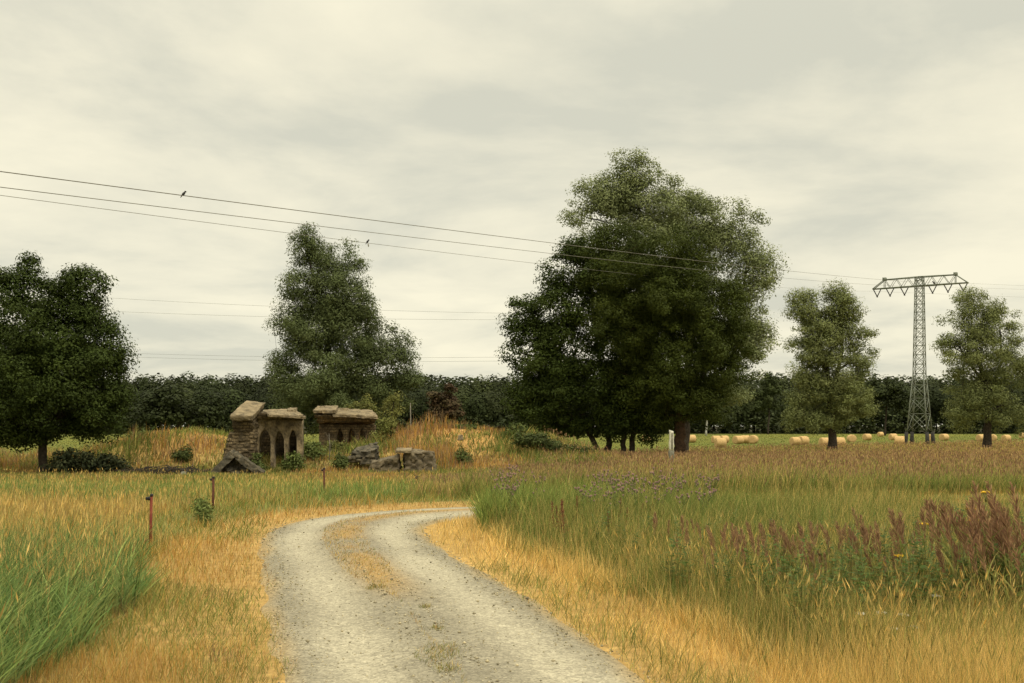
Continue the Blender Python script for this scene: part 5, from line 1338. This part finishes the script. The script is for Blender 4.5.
# ------------------------------------------------------------------ sky, sun, camera
AZ, EL = R(140), R(52)
w = bpy.data.worlds.new('World'); scene.world = w; w.use_nodes = True
nt = w.node_tree; N, L = nt.nodes, nt.links; N.clear()
def math_(op, a=None, b=None, clamp=False):
    n = N.new('ShaderNodeMath'); n.operation = op; n.use_clamp = clamp
    for i, v in enumerate((a, b)):
        if v is None: continue
        if isinstance(v, (int, float)): n.inputs[i].default_value = v
        else: L.new(v, n.inputs[i])
    return n.outputs[0]
tc = N.new('ShaderNodeTexCoord'); sx = N.new('ShaderNodeSeparateXYZ'); L.new(tc.outputs['Generated'], sx.inputs[0])
zc = math_('MAXIMUM', sx.outputs[2], 0.0); den = math_('ADD', zc, 0.14)
cx = N.new('ShaderNodeCombineXYZ'); L.new(math_('DIVIDE', sx.outputs[0], den), cx.inputs[0]); L.new(math_('DIVIDE', sx.outputs[1], den), cx.inputs[1])
n1 = N.new('ShaderNodeTexNoise'); n1.inputs['Scale'].default_value = .95; n1.inputs['Detail'].default_value = 8; n1.inputs['Roughness'].default_value = .58; n1.inputs['Distortion'].default_value = .25
L.new(cx.outputs[0], n1.inputs['Vector'])
mp = N.new('ShaderNodeMapping'); mp.inputs['Location'].default_value = (3.1, 1.7, 0.4); L.new(cx.outputs[0], mp.inputs[0])
n2 = N.new('ShaderNodeTexNoise'); n2.inputs['Scale'].default_value = .38; n2.inputs['Detail'].default_value = 3; L.new(mp.outputs[0], n2.inputs['Vector'])
fac = math_('ADD', math_('MULTIPLY', n1.outputs['Fac'], .6), math_('MULTIPLY', n2.outputs['Fac'], .4))
cr = N.new('ShaderNodeValToRGB'); e = cr.color_ramp.elements
e[0].position = .42; e[0].color = (.545, .535, .435, 1); e[1].position = .58; e[1].color = (.785, .735, .56, 1)
x_ = e.new(.50); x_.color = (.69, .655, .51, 1)
L.new(fac, cr.inputs[0])
gain = N.new('ShaderNodeMapRange'); gain.interpolation_type = 'SMOOTHSTEP'; gain.inputs[1].default_value = .30; gain.inputs[2].default_value = 1.0; gain.inputs[3].default_value = 1.0; gain.inputs[4].default_value = 2.9; L.new(sx.outputs[2], gain.inputs[0])
vm = N.new('ShaderNodeVectorMath'); vm.operation = 'SCALE'; L.new(cr.outputs[0], vm.inputs[0]); L.new(math_('MULTIPLY', gain.outputs[0], 10.0), vm.inputs['Scale'])
sky = N.new('ShaderNodeTexSky'); sky.sky_type = 'NISHITA'; sky.sun_disc = False; sky.sun_elevation = EL; sky.sun_rotation = AZ
mx = N.new('ShaderNodeMix'); mx.data_type = 'RGBA'; mx.inputs[0].default_value = .95
L.new(sky.outputs[0], mx.inputs[6]); L.new(vm.outputs[0], mx.inputs[7])
bg = N.new('ShaderNodeBackground'); bg.inputs['Strength'].default_value = .1; L.new(mx.outputs[2], bg.inputs[0])
ow_ = N.new('ShaderNodeOutputWorld'); L.new(bg.outputs[0], ow_.inputs[0])

sl = bpy.data.lights.new('sun', 'SUN'); sl.energy = 1.5; sl.angle = R(14); sl.color = (1.0, .93, .80)
so = bpy.data.objects.new('sun', sl); COL.objects.link(so); so.location = (20, -20, 40)
to = Vector((math.sin(AZ) * math.cos(EL), math.cos(AZ) * math.cos(EL), math.sin(EL))); so.rotation_euler = to.to_track_quat('Z', 'Y').to_euler()

cam = bpy.data.cameras.new('camera'); co = bpy.data.objects.new('camera', cam); COL.objects.link(co)
co.location = (0, 0, CH); co.rotation_euler = (R(90), 0, 0); cam.lens = 36 * F / 1024; cam.sensor_width = 36
cam.shift_y = (HZ - 341.5) / 1024; cam.clip_end = 8000; cam.clip_start = .05
scene.camera = co
scene.view_settings.view_transform = 'Standard'; scene.view_settings.look = 'None'; scene.view_settings.exposure = .34; scene.view_settings.gamma = 1
scene.cycles.use_denoising = True
scene.cycles.max_bounces = 6; scene.cycles.diffuse_bounces = 3; scene.cycles.transmission_bounces = 3; scene.cycles.transparent_max_bounces = 4; scene.cycles.glossy_bounces = 2
scene.cycles.use_adaptive_sampling = True; scene.cycles.adaptive_threshold = .02
